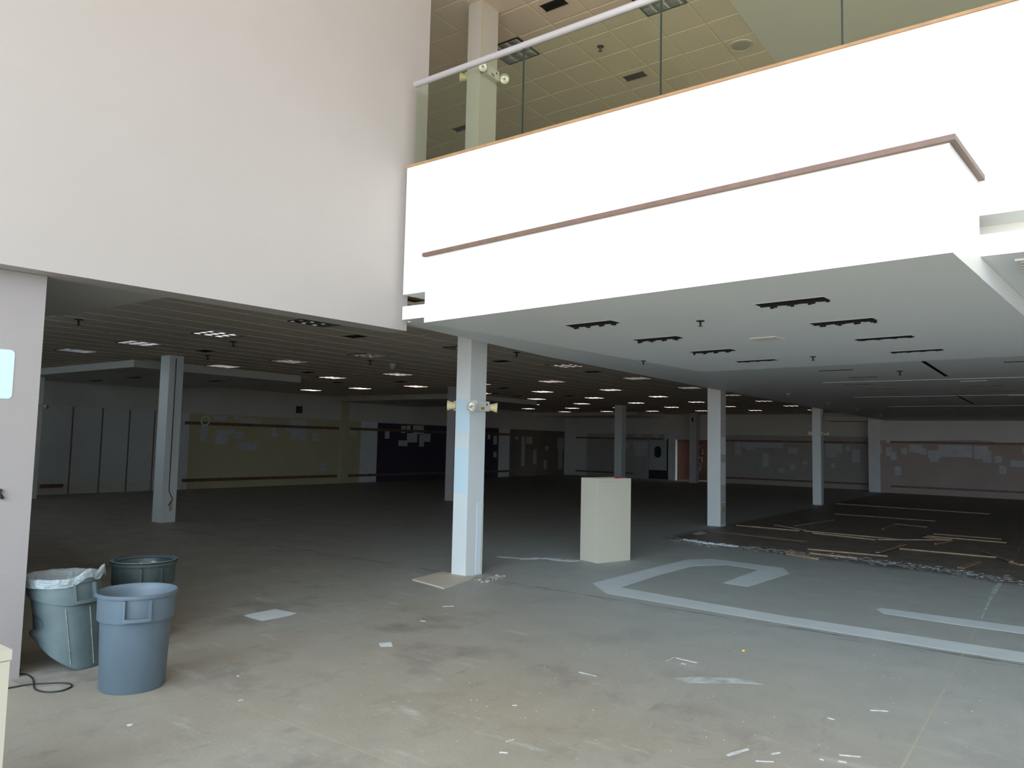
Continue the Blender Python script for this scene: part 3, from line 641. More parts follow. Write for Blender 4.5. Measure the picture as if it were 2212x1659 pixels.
emergency((-6.28, 7.78, p.z), 1, 'twin-head emergency light on the upstairs column behind the glass', [(0.07, -0.215, 0.0, (0.62, -0.72, -0.32)), (0.10, 0.225, -0.0, (0.62, -0.72, -0.32))])
emergency((-6.515, 7.78, p.z), -1, 'cream emergency lamp head showing at the left of the upstairs column', [(-0.09, -0.16, -0.02, (-0.75, -0.5, 0.1)), (-0.07, 0.215, 0.0, (-0.5, 0.8, -0.1))])
p = ony(1772, 937, 25.2)
emergency((-6.34, 25.2, p.z), 1, 'emergency light on the distant column at the right', [(0.09, -0.215, 0.0, (0.5, -0.8, -0.1)), (0.10, 0.215, 0.0, (0.7, 0.6, -0.1))])
emergency((-6.6, 25.2, p.z), -1, 'emergency light head on the left side of the distant right column', [(-0.11, -0.2, 0.0, (-0.8, -0.5, 0.0)), (-0.08, 0.215, 0.0, (-0.5, 0.8, -0.1))])
emergency((-21.85, 8.45, 2.42), 1, 'emergency light on the dim column at the far left', [(0.08, -0.215, 0.0, (0.5, -0.8, -0.1)), (0.10, 0.235, 0.0, (0.7, 0.6, -0.1))])
# ---- ceiling lights (parabolic louvre troffers, unlit; they mirror the shopfront)
def troffer_proto(z, sx_, sy_, m_t, n_=3):
    o = empty('ceiling_light', (0, 0, z)); a, b = sx_/2-0.008, sy_/2-0.008
    f = MB().box(-a, a, -b, -b+0.018, -0.004, 0.01).box(-a, a, b-0.018, b, -0.004, 0.01).box(-a, -a+0.018, -b, b, -0.004, 0.01).box(a-0.018, a, -b, b, -0.004, 0.01); f.build('frame', BLACKM, o)
    MB().box(-a+0.01, a-0.01, -b+0.01, b-0.01, 0.082, 0.087).build('housing', m_t, o)
    g = MB(); cx, cy = (2*a-0.036)/n_, (2*b-0.036)/n_
    prof = [(0.0, 0.0), (0.0008, 0.02), (0.0022, 0.045), (0.0058, 0.08)]
    for i in range(n_):
        for j in range(n_):
            x0, y0 = -a+0.018+cx*i, -b+0.018+cy*j
            for (d0, h0), (d1, h1) in zip(prof, prof[1:]):
                A = [(x0+d0+0.002, y0+d0+0.002, h0), (x0+cx-d0-0.002, y0+d0+0.002, h0), (x0+cx-d0-0.002, y0+cy-d0-0.002, h0), (x0+d0+0.002, y0+cy-d0-0.002, h0)]
                B = [(x0+d1+0.002, y0+d1+0.002, h1), (x0+cx-d1-0.002, y0+d1+0.002, h1), (x0+cx-d1-0.002, y0+cy-d1-0.002, h1), (x0+d1+0.002, y0+cy-d1-0.002, h1)]
                for k in range(4): l = (k+1) % 4; g.quad(A[k], A[l], B[l], B[k])
    g.build('louvre', REFL, o, smooth=True)
    t = MB()
    for i in range(n_): x0 = -a+0.018+cx*(i+0.5); t.tube([(x0, -b+0.03, 0.06), (x0, b-0.03, 0.06)], 0.013, 8)
    t.build('tube_lamps', mat('unlit tube', (0.85, 0.85, 0.85), 0.3), o)
    return o
tp = troffer_proto(ZT, TXS, TYS, mat('housing white', (0.7, 0.7, 0.7), 0.5))
first = True
names = {(0, 0): 'ceiling light with three louvre columns half hidden by the left wall edge', (1, 0): 'largest bright ceiling light, nearest behind the left opening', (2, 0): 'ceiling light second to the left of the largest one', (3, 0): 'ceiling light near the left wall edge with diagonal bright bars',
         (1, 1): 'ceiling light left of the centre column, just above the dome detector', (2, 1): 'ceiling light above the lowered block, right of the left column', (0, 2): 'nearest ceiling light right of the centre column'}
for (x, y) in trof:
    o = tp if first else copy_tree(tp); first = False; o.location = (x, y, ZT)
    ij = (round((TX0-TXS*0.5-x)/(4*TXS)), round((y-TY0-TYS*0.5)/(5*TYS)))
    row = ('nearest', 'second', 'third', 'fourth', 'fifth', 'sixth', 'seventh', 'eighth', 'ninth')[ij[1]]
    clm = ('beside the drywall ceiling edge', 'in the second line from the drywall edge', 'in the third line from the drywall edge', 'in the fourth line from the drywall edge', 'in the fifth line from the drywall edge', 'in the line nearest the far left wall')[ij[0]]
    tag(o, names.get(ij, f'small bright ceiling light {clm}, {row} row back'), 'ceiling light', 'louvred lights in the brown tiled ceiling')
tu = troffer_proto(ZU, UP, UP, mat('housing teal', (0.55, 0.62, 0.60), 0.5))
first = True
for k, (x, y) in enumerate(upt):
    o = tu if first else copy_tree(tu); first = False; o.location = (x, y, ZU)
    tag(o, ('upstairs ceiling light beside the upstairs column', 'upstairs ceiling light at the top edge above the handrail', 'upstairs ceiling light hidden behind the left wall', 'far upstairs ceiling light low behind the glass', 'far upstairs ceiling light behind the column')[k], 'ceiling light', 'louvred lights in the upstairs ceiling')
# ---- vents: ceiling openings with a blade or two
def vent_proto(z, w_, h_, m_):
    o = empty('ceiling_vent', (0, 0, z)); MB().box(-w_/2, w_/2, -h_/2, h_/2, -0.003, 0.002).build('opening', m_, o)
    MB().box(-w_/2-0.01, w_/2+0.01, h_/2, h_/2+0.01, -0.008, 0.0).box(-w_/2-0.01, w_/2+0.01, -h_/2-0.01, -h_/2, -0.008, 0).build('frame', BLACKM, o)
    for k in range(3): MB().box(-w_/2, w_/2, -h_/2+h_*(k+0.8)/4, -h_/2+h_*(k+1)/4, -0.010, -0.003).build('blade', m_, o)
    return o
vp = vent_proto(ZT, 0.33, 0.20, DARK)
for k, (x, y) in enumerate(vents):
    o = vp if k == 0 else copy_tree(vp); o.location = (x, y, ZT+0.0)
    tag(o, ('black ceiling vent just under the end of the left wall', 'black ceiling vent above the left column', 'thin black vent right of the left column', 'thin black vent left of the centre column, third row', 'black vent just right of the centre column', 'black vent under the drywall ceiling edge', 'thin dark vent right of the centre column top', 'faint vent beside the emergency light', 'faint vent beyond the emergency light', 'far faint vent left of the background column', 'thin black vent beyond the lowered block corner')[k], 'vent', 'black vents in the brown tiled ceiling')
for (i, j), (x, y) in vc.items():
    tile = share(bpy.data.objects['ceiling_tile'], 'ceiling_tile', (TX0+TXS*(i+0.5), TY0+TYS*(j+0.5), ZT), parent=tc_root)
vu = vent_proto(ZU, 0.35, 0.15, DARK); vu.location = (-5.54, 8.25, ZU-0.002); tag(vu, 'black rectangular vent at the top edge in the upstairs ceiling', 'vent', 'upstairs vents')
v2 = copy_tree(vu); v2.location = (-5.555, 10.69, ZU-0.002); tag(v2, 'dark grille vent in the upstairs ceiling seen through the glass', 'vent', 'upstairs vents')
p = onz(997, 277, ZU); v3 = copy_tree(vu); v3.location = (p.x, p.y, ZU-0.002); tag(v3, 'faint vent left of the upstairs column low behind the glass', 'vent', 'upstairs vents')
# diffuser right of the white box
p = onz(2204, 574, 3.0); o = empty('air_diffuser', (p.x+0.2, p.y, 3.0)); tag(o, 'square white air diffuser at the right edge beside the white box', 'vent')
MB().box(-0.2, 0.2, -0.2, 0.2, -0.004, 0).build('opening', DARK, o)
MB().box(-0.22, 0.22, -0.22, -0.19, -0.012, 0).box(-0.22, 0.22, 0.19, 0.22, -0.012, 0).box(-0.22, -0.19, -0.19, 0.19, -0.012, 0).box(0.19, 0.22, -0.19, 0.19, -0.012, 0).build('frame', TRIMW, o)
for k in range(4): MB().box(-0.19, 0.19, -0.15+k*0.09, -0.12+k*0.09, -0.014, -0.004).build('blade', TRIMW, o)
# ---- sprinklers, detectors
def sprinkler(loc, label, k=0.8, m_=mat('dull brass', (0.12, 0.11, 0.09), 0.4, metal=0.5), esc=DARK):
    o = empty('sprinkler', loc); tag(o, label, 'sprinkler', 'ceiling sprinklers')
    MB().lathe([(0.0, 0), (0.04*k, 0), (0.04*k, -0.006), (0.012, -0.010)], 20).build('escutcheon', esc, o)
    MB().lathe([(0.0, -0.01), (0.010*k, -0.01), (0.010*k, -0.05*k), (0.024*k, -0.052*k), (0.024*k, -0.056*k), (0.0, -0.058*k)], 16).build('spray_head', m_, o, smooth=True)
q = bx(2.17, 1.32); sprinkler((q[0], q[1], 2.86), 'sprinkler on the grey underside of the box near its left slots', 0.9, esc=BLACKM)
q = bx(2.03, 4.42); sprinkler((q[0], q[1], 2.86), 'sprinkler at the rear of the box underside', 0.9, esc=BLACKM)
q = bx(0.05, 3.8); sprinkler((q[0], q[1], 2.86), 'sprinkler on the left edge of the box underside', 0.9)
sprinkler((-2.11, 13.05, 3.0), 'sprinkler on the drywall ceiling beyond the box', 1.2, esc=BLACKM)
for k, y in enumerate((17.67, 21.22, 24.62, 28.3)): sprinkler((-5.18, y, 3.0), 'small shiny sprinkler on the drywall ceiling, ' + ('nearest', 'second', 'third', 'farthest')[k] + ' of four in line', 1.2, BULB, TRIMW)
for k, (x, y, lb) in enumerate(((170, 690, 'sprinkler at the upper left beside the lowered ceiling corner'), (504, 738, 'sprinkler below the largest ceiling light'), (449, 768, 'dark sprinkler above the right side of the left column'), (800, 779, 'sprinkler below the light left of the centre column'), (1116, 761, 'sprinkler at the drywall edge right of the centre column'))):
    p = onz(x, y, ZT); sprinkler((p.x, p.y, ZT), lb, 1.5)
sprinkler((-5.56, 9.57, ZU), 'sprinkler in the upstairs ceiling behind the glass', 1.3)
p = onz(848, 786, ZT); o = empty('dome_detector', (p.x, p.y, ZT)); tag(o, 'pale dome hanging from the ceiling left of the centre column', 'detector')
MB().lathe([(0.0, 0), (0.07, 0), (0.07, -0.03)], 20).build('base', GREYW, o); MB().lathe([(0.065, -0.03), (0.065, -0.07), (0.045, -0.11), (0.0, -0.125)], 20).build('dome', mat('dome plastic', (0.4, 0.4, 0.4), 0.2), o, smooth=True)
o = empty('ceiling_speaker', (-3.80, 10.72, ZU-0.004)); tag(o, 'round white speaker in the upstairs ceiling beside the smooth ceiling', 'speaker')
MB().lathe([(0.0, 0.0), (0.15, 0.0), (0.17, -0.01), (0.17, 0.01)], 32).build('rim', mat('speaker rim', (0.6, 0.6, 0.54), 0.5), o); MB().lathe([(0, -0.012), (0.13, -0.008), (0.135, 0)], 32).build('grille', mat('speaker grille', (0.42, 0.41, 0.34), 0.7), o)
# ---- pedestal
def ped(loc, rz, w_, d_, h_, label, open_top=True):
    o = empty('display_pedestal', loc, rz); tag(o, label, 'pedestal'); t = 0.018; a, b = w_/2, d_/2
    MB().box(-a, a, -b, -b+t, 0, h_).build('front_panel', LAM, o)
    MB().box(-a, a, b-t, b, 0, h_).build('back_panel', LAM, o)
    MB().box(-a, -a+t, -b+t, b-t, 0, h_).build('side_panel', LAM, o); MB().box(a-t, a, -b+t, b-t, 0, h_).build('side_panel', LAM, o)
    return o
L_, M_, R_ = onz(1253, 1209), onz(1290, 1217), onz(1361, 1210)
rz = math.atan2((M_-L_).y, (M_-L_).x); w_ = (M_-L_).length; d_ = (R_-M_).length
ux = Vector((math.cos(rz), math.sin(rz), 0)); uy = Vector((-ux.y, ux.x, 0)); cpos = M_ - ux*w_/2 + uy*d_/2
po_ = ped((cpos.x, cpos.y, 0), rz, w_, d_, 1.24, 'tall tan hollow pedestal standing on the floor right of the centre column')
MB().box(-w_/2+0.018, w_/2-0.018, -d_/2+0.018, d_/2-0.018, 1.16, 1.175).build('dark_infill', mat('dark inside', (0.10, 0.10, 0.10), 0.8), po_)  # dark plate added in place of the shade inside the hollow
MB().box(w_/2, w_/2+0.001, -d_/2+0.06, -d_/2+0.30, 1.19, 1.196).build('scratch', LAM2, po_)
MB().box(w_/2-0.10, w_/2-0.03, d_/2-0.25, d_/2-0.16, 1.175, 1.262).build('red_tag', mat('red tag', (0.35, 0.03, 0.03), 0.6), po_)
# cabinet at the lower left edge
q = onz(27, 1403, 0.75); o = empty('low_cabinet', (q.x-0.25, q.y-0.35, 0)); tag(o, 'cream laminate cabinet cut off by the lower left picture corner', 'cabinet')
MB().box(-0.245, 0.245, -0.345, 0.345, 0, 0.70).build('body', LAM, o); MB().box(-0.25, 0.25, -0.35, 0.35, 0.704, 0.75).build('top', LAM, o); MB().box(-0.24, 0.24, -0.34, 0.34, 0.70, 0.704).build('seam', SEAM, o)
# board by the column
pts = [onz(*q) for q in ((891, 1254), (955, 1237), (1029, 1249), (959, 1273))]; c = sum(pts, Vector())/4
g = MB().prism([(p.x-c.x, p.y-c.y) for p in pts], 0.0, 0.018); o = g.build('loose_board', mat('tan board', (0.60, 0.54, 0.44), 0.6), loc=(c.x, c.y, 0.001)); tag(o, 'flat tan board lying on the floor at the foot of the centre column', 'board')
# ---- trash cans
def can_profile(h, r, top=0.0):
    return [(0.0, 0.0), (r*0.80, 0.0), (r*0.83, 0.012), (r*0.895, h*0.70), (r*0.905, h*0.71), (r*0.965, h*0.715), (r*0.975, h*0.73), (r*0.985, h*0.955), (r*1.035, h*0.96), (r*1.045, h*0.975), (r*1.04, h*0.995), (r*1.01, h), (r*0.985, h*0.99), (r*0.94, h*0.93), (r*0.90, h*0.72), (r*0.86, h*0.70), (r*0.78, 0.02), (0.0, 0.02)]
def can_handle(g, h, r, a0):
    # bracket handle built as arcs round the band; a0 is its bearing
    def arc(rr, z0, z1, da0, da1, t):
        n_ = 10
        for k in range(n_):
            p, q = a0+da0+(da1-da0)*k/n_, a0+da0+(da1-da0)*(k+1)/n_
            i = len(g.v)
            for z in (z0, z1):
                for ang, rad in ((p, rr), (q, rr), (q, rr+t), (p, rr+t)): g.v.append((rad*math.cos(ang), rad*math.sin(ang), z))
            g.f += [(i, i+3, i+2, i+1), (i+4, i+5, i+6, i+7), (i+3, i+7, i+6, i+2), (i, i+4, i+7, i+3), (i+1, i+2, i+6, i+5)]
    W = 0.32
    arc(r*0.97, h*0.74, h*0.775, -W, W, 0.035)
    arc(r*0.97, h*0.775, h*0.955, -W, -W+0.05, 0.035); arc(r*0.97, h*0.775, h*0.955, W-0.05, W, 0.035)
def face(loc): return math.atan2(-loc[1], -loc[0])
def make_can(loc, r, h, m_, label, hb, fn=None, dust=True):
    o = empty('trash_can', (loc[0], loc[1], 0)); tag(o, label, 'trash can', 'round plastic trash cans')
    g = MB().lathe(can_profile(h, r), 56, fn); b = g.build('body', m_, o, smooth=True)
    bv = b.modifiers.new('es', 'EDGE_SPLIT'); bv.split_angle = R(40)
    for a0 in (hb, hb+math.pi):
        g = MB(); can_handle(g, h, r, a0)
        if fn: g.v = [fn(v) for v in g.v]
        g.build('handle', m_, o)
    if dust:
        g = MB(); n_ = 40
        for k in range(7):
            rr = r*0.885*(k+0.001)/6
            for j in range(n_): t = 2*math.pi*j/n_; g.v.append((rr*math.cos(t), rr*math.sin(t), h*(0.90 if m_ is CAND else 0.80)+random.uniform(-0.03, 0.03)))
        for k in range(6):
            for j in range(n_): l = (j+1) % n_; g.f.append((k*n_+j, k*n_+l, (k+1)*n_+l, (k+1)*n_+j))
        g.build('rubble_fill', DUST, o, smooth=True, kind='stuff')
    return o
P = onz(297.5, 1273, 0.66); can1 = make_can((P.x, P.y), 0.253, 0.66, CANB, 'blue-grey trash can in front of the other two, standing upright', face(P)+0.02)
P = onz(312, 1210.5, 0.66); can2 = make_can((P.x, P.y), 0.254, 0.66, CAND, 'dark paint-stained trash can behind the blue-grey one', face(P)+0.22)
MB().lathe([(0.235, 0.655), (0.262, 0.668), (0.268, 0.672), (0.262, 0.678), (0.24, 0.672)], 48).build('inner_rim', mat('pale worn rim', (0.10, 0.13, 0.14), 0.5), can2, smooth=True)
P3 = onz(137, 1243, 0.66); fa3 = face(P3)
lv = Vector((-math.sin(fa3+math.pi), math.cos(fa3+math.pi)))   # picture-left direction
Lf = Vector((-AR[0], -AR[1])).normalized()
def crush(p):
    s_ = (p[0]*Lf.x+p[1]*Lf.y)/0.25      # +1 at the left side of the can
    front = -(p[0]*AW[0]+p[1]*AW[1])/0.25
    z = p[2]; lift = max(0.0, (s_+0.55))*0.165
    z2 = lift + z*(0.66-lift)/0.66
    k = 1.0
    x, y = p[0], p[1]
    if s_ > 0.15:
        d_ = math.exp(-((z2-0.335)/0.045)**2)*(s_-0.15)*0.13
        x -= Lf.x*d_; y -= Lf.y*d_
        low = math.exp(-((z2-0.25)/0.035)**2)*(s_-0.15)*0.085
        x += Lf.x*low; y += Lf.y*low
    sh = (0.66-z2)*0.16                   # leans so that the foot stands to the right
    return (x-Lf.x*sh, y-Lf.y*sh, z2)
o = empty('trash_can', (P3.x, P3.y, 0)); tag(o, 'crumpled grey trash can with a clear liner, beside the pinkish wall', 'trash can', 'round plastic trash cans')
h, r = 0.66, 0.255
pr = []
base = [(0.0, 0.0), (r*0.80, 0.0), (r*0.83, 0.012)] + [(r*(0.83+0.065*k/14), 0.012+h*0.69*k/14) for k in range(1, 15)] + [(r*0.965, h*0.72), (r*0.985, h*0.955), (r*1.035, h*0.96), (r*1.045, h*0.975), (r*1.04, h*0.995), (r*1.01, h), (r*0.985, h*0.99), (r*0.94, h*0.93), (r*0.90, h*0.72), (r*0.86, h*0.70), (r*0.78, 0.03), (0.0, 0.03)]
b = MB().lathe(base, 64, crush).build('body', CANG, o, smooth=True); md = b.modifiers.new('es', 'EDGE_SPLIT'); md.split_angle = R(38)
for a0 in (fa3+0.55, fa3+0.55+math.pi):
    g = MB(); can_handle(g, h, r, a0); g.v = [crush(v) for v in g.v]; g.build('handle', CANG, o)
for a0 in (fa3+0.0, fa3+0.75):
    g = MB(); g.tube([crush(((r*0.84+r*0.06*t/6)*math.cos(a0)*1.01, (r*0.84+r*0.06*t/6)*math.sin(a0)*1.01, 0.03+0.42*t/6)) for t in range(7)], 0.0035, 5); g.build('paint_drip', mat('dull drip', (0.30, 0.36, 0.36), 0.7, col2=(0.14, 0.19, 0.2), scale=25), o)
# liner: lip folded over the rim, bunched on the right
def liner_fn(p):
    a = math.atan2(p[1], p[0]); w_ = 0.003*math.sin(a*11)+0.002*math.sin(a*23+1)
    s_ = -(p[0]*Lf.x+p[1]*Lf.y)/0.25
    bulge = max(0, s_-0.62)*0.16 if p[2] > 0.60 else 0
    k = 1+w_/0.26+bulge*0.6
    return (p[0]*k, p[1]*k, p[2]+bulge*(0.75+0.3*math.sin(a*9))+w_*0.5)
g = MB().lathe([(r*0.50, 0.33), (r*0.72, 0.42), (r*0.82, 0.58), (r*0.92, 0.655), (r*1.0, 0.674), (r*1.065, 0.672), (r*1.08, 0.655), (r*1.075, 0.63), (r*1.085, 0.61)], 96, liner_fn); g.build('liner', LINER, o, smooth=True)
# cord
z8 = lambda x, y: onz(x/5.74, 1370+y/5.74, 0.006)
cpts = [(205, 430), (240, 425), (252, 445), (235, 462), (205, 470), (250, 490), (330, 500), (385, 530), (415, 575), (415, 620), (425, 665), (455, 690), (520, 710), (600, 717), (690, 712), (780, 697), (860, 665), (892, 640), (870, 617), (820, 606), (730, 603), (600, 608), (480, 613), (390, 620), (300, 632), (200, 650), (100, 668), (0, 690)]
pts = [z8(*q) for q in cpts]; sm = []
for k in range(len(pts)-1):
    p0, p1, p2, p3 = pts[max(k-1, 0)], pts[k], pts[k+1], pts[min(k+2, len(pts)-1)]
    for t in (0, 0.33, 0.66): sm.append(0.5*((2*p1)+(-p0+p2)*t+(2*p0-5*p1+4*p2-p3)*t*t+(-p0+3*p1-3*p2+p3)*t**3))
sm.append(pts[-1]); o0 = sm[0].copy(); o0.z = 0
tag(MB().tube([p-o0 for p in sm], 0.0055, 8).build('power_cord', RUBBER, loc=o0, smooth=True), 'black power cord looped on the floor beside the cream cabinet', 'cord')
# ---- wooden strips on the far floor
zb_ = lambda x, y: onz(1400+x/2.724, 1100+y/2.724)
boards = [((520, 97), (890, 130), 0.05, 0, 'long thin pale strip nearest the right column foot'), ((745, 95), (920, 125), 0.035, 0, 'short strip crossing the long strips behind the right column'), ((865, 100), (1095, 65), 0.035, 1, 'dark thin strip angled away behind the pale strips'),
          ((920, 130), (1530, 185), 0.05, 0, 'very long pale strip in the middle of the littered floor'), ((970, 143), (1340, 183), 0.04, 0, 'strip lying just in front of the very long pale strip'), ((1350, 188), (1780, 190), 0.05, 0, 'pale strip running level in the middle of the litter'),
          ((1350, 266), (1510, 218), 0.06, 1, 'brown strip slanting to the right in the litter'), ((940, 238), (1410, 280), 0.045, 0, 'pale strip just beyond the mortar line'), ((955, 262), (1230, 292), 0.045, 0, 'shorter strip touching the mortar line'), ((800, 247), (995, 292), 0.04, 0, 'strip lying across the mortar line'), ((815, 266), (1000, 298), 0.03, 0, 'thin strip against the strip across the mortar line'),
          ((1480, 235), (2050, 287), 0.06, 0, 'bright long strip at the right of the litter'), ((1640, 160), (2110, 200), 0.06, 0, 'long bright strip in the upper right of the litter'), ((1680, 147), (2080, 178), 0.14, 1, 'wide brown board behind the long bright strip'), ((1620, 173), (1790, 188), 0.05, 1, 'short brown strip joining the level strip'), ((1690, 208), (1790, 188), 0.045, 1, 'short strip angled at the end of the level strip'),
          ((1840, 350), (1940, 312), 0.09, 1, 'brown strip pointing away near the blue stain'), ((1100, 30), (1690, 72), 0.05, 1, 'dim long strip far back in the litter'), ((1380, 120), (1440, 90), 0.05, 1, 'dim short strip far back, angled'), ((1450, 88), (1640, 108), 0.05, 1, 'dim strip beside the angled short one'), ((1970, 255), (2140, 320), 0.06, 1, 'dark strip slanting toward the right picture edge'), ((2130, 316), (2200, 332), 0.06, 0, 'curled pale strip end at the right edge'),
          ((405, 132), (930, 190), 0.22, 1, 'wide flat brown board in front of the right column'), ((1110, 110), (2010, 132), 0.0, 1, '')]
for (a, b, w_, k, lb) in boards:
    if w_ == 0: continue
    A, B = zb_(*a), zb_(*b); c = (A+B)/2; L2 = (B-A).length; ang = math.atan2((B-A).y, (B-A).x)
    th = 0.008 if w_ > 0.2 else 0.02
    g = MB(); n_ = 6
    ws = [random.uniform(0.85, 1.15) for _ in range(n_+1)]
    pts = [(-L2/2+L2*i/n_, -w_/2*ws[i]) for i in range(n_+1)] + [(L2/2-L2*i/n_, w_/2*ws[i]) for i in range(n_+1)]
    g.prism(pts, 0, th); o = g.build('wood_strip', BOARDD if k else BOARD, loc=(c.x, c.y, 0.0225 if lb.startswith(('pale strip running', 'short brown', 'dark strip slanting', 'brown strip slanting')) else 0.002), rot=(0, 0, ang)); tag(o, lb, 'wood strip', 'loose wooden strips on the far right floor')
A, B = onz(1808, 1088.5), onz(2140, 1111); c = (A+B)/2
o = MB().box(-(B-A).length/2, (B-A).length/2, -0.13, 0.13, 0, 0.03).build('wood_strip', BOARDD, loc=(c.x, c.y, 0.001), rot=(0, 0, math.atan2((B-A).y, (B-A).x))); tag(o, 'long brown board lying farthest back on the floor at right', 'wood strip', 'loose wooden strips on the far right floor')
# mortar crumbs
def chips(poly, n_, spread, size, name, m_, label, cat, flat=0.3):
    P_ = [onz(*q) for q in poly]; seg = [(a, b, (b-a).length) for a, b in zip(P_, P_[1:])]; T = sum(s[2] for s in seg); g = MB()
    for _ in range(n_):
        t = random.random()*T
        for a, b, l in seg:
            if t <= l: break
            t -= l
        p = a.lerp(b, t/l); rr = spread*random.gauss(0, 0.5); x, y = p.x+random.gauss(0, spread*0.5), p.y+rr
        s_ = size*random.uniform(0.3, 1.5); an = random.random()*6.28; k = random.choice((4, 5, 6)); st_ = random.uniform(0.3, 1)
        pts = [(x+s_*math.cos(an+6.283*i/k)*random.uniform(0.6, 1), y+s_*st_*math.sin(an+6.283*i/k)*random.uniform(0.6, 1)) for i in range(k)]
        g.prism(pts, 0.0005, 0.001+s_*flat*random.random())
    return tag(g.build(name, m_), label, cat, kind='stuff')
ml = [(1455+0, 1164), (1485, 1171), (1569, 1179), (1628, 1184), (1672, 1190), (1745, 1196), (1870, 1210), (1922, 1217), (2002, 1225), (2072, 1238), (2163, 1250), (2230, 1262)]
chips(ml, 1000, 0.30, 0.028, 'mortar_crumbs', MORT, 'ragged line of pale mortar crumbs across the floor at right', 'rubble', 0.10)
chips([(1640, 1187), (1760, 1205), (1960, 1222), (2090, 1245)], 350, 0.25, 0.025, 'blue_crumbs', mat('blue grey stain', (0.10, 0.13, 0.17), 0.8), 'blue-grey crumbs scattered along the mortar line', 'rubble', 0.1)
chips([(1480, 1167), (1560, 1178), (1590, 1181)], 160, 0.05, 0.05, 'mortar_ridge', mat('white mortar', (0.58, 0.63, 0.64), 0.9), 'whitish mortar ridge right of the pedestal', 'rubble', 0.4)
chips([(1085, 1203), (1130, 1207), (1180, 1206), (1210, 1211), (1250, 1212)], 200, 0.06, 0.05, 'mortar_smear', mat('white mortar', (0.5, 0.5, 0.5)), 'whitish mortar smear between the centre column and pedestal', 'rubble', 0.05)
chips([(1030, 1252), (1050, 1258), (1062, 1250), (1075, 1245)], 90, 0.07, 0.035, 'plaster_bits', mat('plaster bits', (0.50, 0.47, 0.42), 0.9, col2=(0.2, 0.17, 0.14), scale=12), 'small heap of broken plaster at the foot of the centre column', 'rubble', 0.5)
g = MB()
for _ in range(230):
    x, y = random.uniform(300, 2212), random.uniform(1290, 1659)**1.0; p = onz(x, y); s_ = random.choice((0.0015, 0.002, 0.003, 0.0045)); an = random.random()*3
    g.prism([(p.x+s_*math.cos(an+i*1.57)*random.uniform(.6, 1.3), p.y+s_*math.sin(an+i*1.57)*random.uniform(.5, 1)) for i in range(4)], 0.0003, 0.002)
tag(g.build('paint_flecks', SCRAP), 'tiny white paint flecks scattered over the near floor', 'flecks', kind='stuff')
za = lambda x, y: onz(1200+x/2.186, 1250+y/2.186)
scr = [((570, 375), (668, 398), 0.022, 'bright white sliver near the centre of the right floor'), ((596, 400), (612, 405), 0.02, 'small white chip under the bright sliver'), ((525, 390), (560, 373), 0.008, 'thin pale thread left of the bright sliver'), ((812, 836), (910, 806), 0.03, 'ragged white paint scrap at the bottom, slanting up'), ((945, 862), (1030, 866), 0.012, 'thin white scrap at the bottom right of the slanting one'),
       ((1020, 829), (1060, 823), 0.016, 'small pale scrap between the bottom scraps'), ((1338, 832), (1440, 842), 0.022, 'flat white scrap at the bottom right'), ((1335, 862), (1375, 868), 0.022, 'pale scrap just under the flat white one'), ((1485, 622), (1570, 626), 0.016, 'faint level scrap on the right floor'), ((1283, 657), (1318, 667), 0.014, 'small scrap left of the faint level one'), ((110, 442), (195, 462), 0.008, 'thin bluish streak at the middle of the floor'), ((1247, 852), (1268, 858), 0.02, 'white curl at the bottom right')]
zc = lambda x, y: onz(380+x/3.568, 1250+y/3.568)
scr2 = [((2055, 214), (2140, 212), 0.02, 'curved white sliver in front of the tan board'), ((1885, 325), (1925, 331), 0.025, 'white chip left below the curved sliver'), ((470, 750), (486, 754), 0.02, 'white chip right of the front trash can'), ((482, 945), (515, 935), 0.012, 'white chip on the faint floor joint')]
zd = lambda x, y: onz(960+x/4.096, 1500+y/4.096)
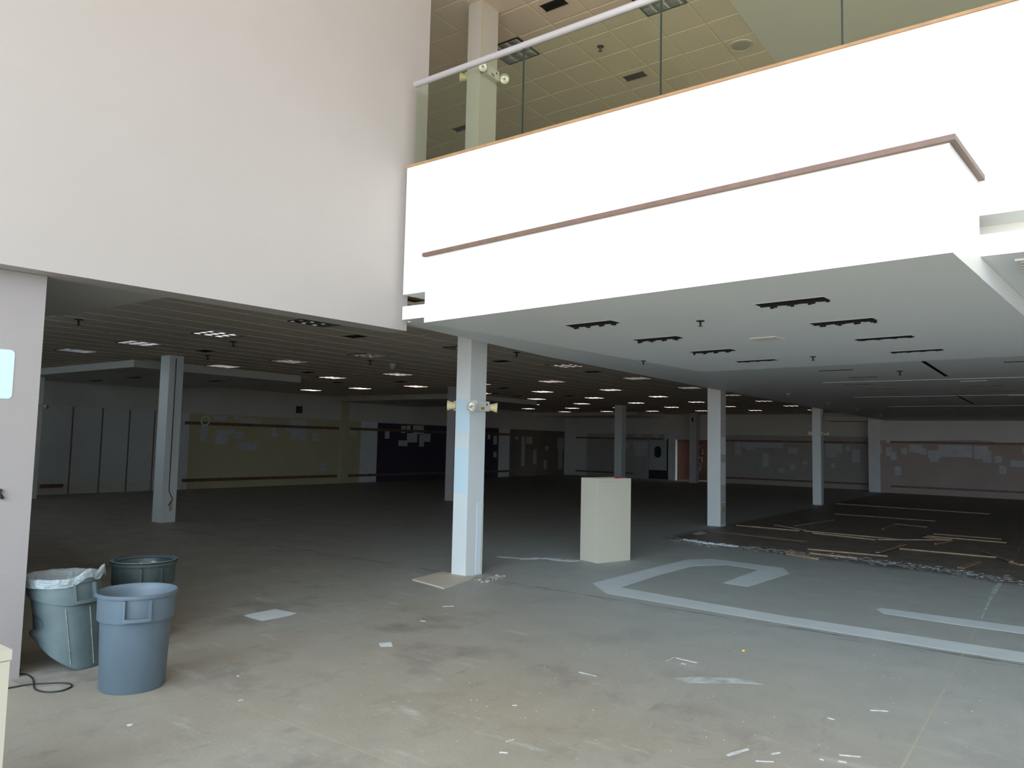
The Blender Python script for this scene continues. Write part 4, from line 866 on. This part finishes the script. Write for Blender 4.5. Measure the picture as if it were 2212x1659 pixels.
scr3 = [((485, 514), (562, 519), 0.015, 'white torn scrap at the bottom centre'), ((545, 422), (612, 400), 0.006, 'thin white sliver at the bottom centre'), ((600, 99), (642, 99), 0.012, 'small double white chip near the bottom centre')]
for z_, L3 in ((za, scr), (zc, scr2), (zd, scr3)):
    for a, b, w_, lb in L3:
        A, B = z_(*a), z_(*b); c = (A+B)/2; l = max((B-A).length, 0.01); n_ = 5
        pts = [(-l/2+l*i/n_, -w_/2*random.uniform(0.4, 1)) for i in range(n_+1)] + [(l/2-l*i/n_, w_/2*random.uniform(0.4, 1)) for i in range(n_+1)]
        o = MB().prism(pts, 0, 0.003).build('white_scrap', SCRAP, loc=(c.x, c.y, 0.0006), rot=(0, 0, math.atan2((B-A).y, (B-A).x))); tag(o, lb, 'scrap', 'white scraps on the floor')
p = onz(281, 1567); o = MB().lathe([(0, 0), (0.018, 0), (0.02, 0.004), (0.0, 0.008)], 10).build('white_scrap', SCRAP, loc=(p.x, p.y, 0.001)); tag(o, 'round white crumb in front of the trash cans', 'scrap', 'white scraps on the floor')
p = onz(1606, 1407); o = MB().lathe([(0, 0), (0.012, 0), (0.014, 0.006), (0.010, 0.012), (0.0, 0.013)], 14).build('yellow_cap', YEL, loc=(p.x, p.y, 0.001), smooth=True); tag(o, 'tiny yellow cap lying on the right floor', 'cap')
stripe([(1458, 1465), (1500, 1462), (1600, 1466), (1650, 1479), (1600, 1476), (1490, 1475)], 'paint_smear', mat('faint pale smear', (0.52, 0.57, 0.58), 0.7, col2=(0.33, 0.35, 0.34), scale=9), 0.0008)
stripe([(2146, 1268), (2158, 1258), (2164, 1261), (2140, 1298), (2122, 1335), (2119, 1334)], 'chalk_smear', mat('chalky smear', (0.55, 0.66, 0.64), 0.8, col2=(0.34, 0.38, 0.38), scale=8), 0.0008)
stripe([(22, 1470), (60, 1448), (130, 1440), (215, 1444), (210, 1470), (150, 1480), (60, 1486)], 'dust_smear', mat('dust smear', (0.33, 0.32, 0.30), 0.9, col2=(0.23, 0.21, 0.18), scale=5), 0.0006)
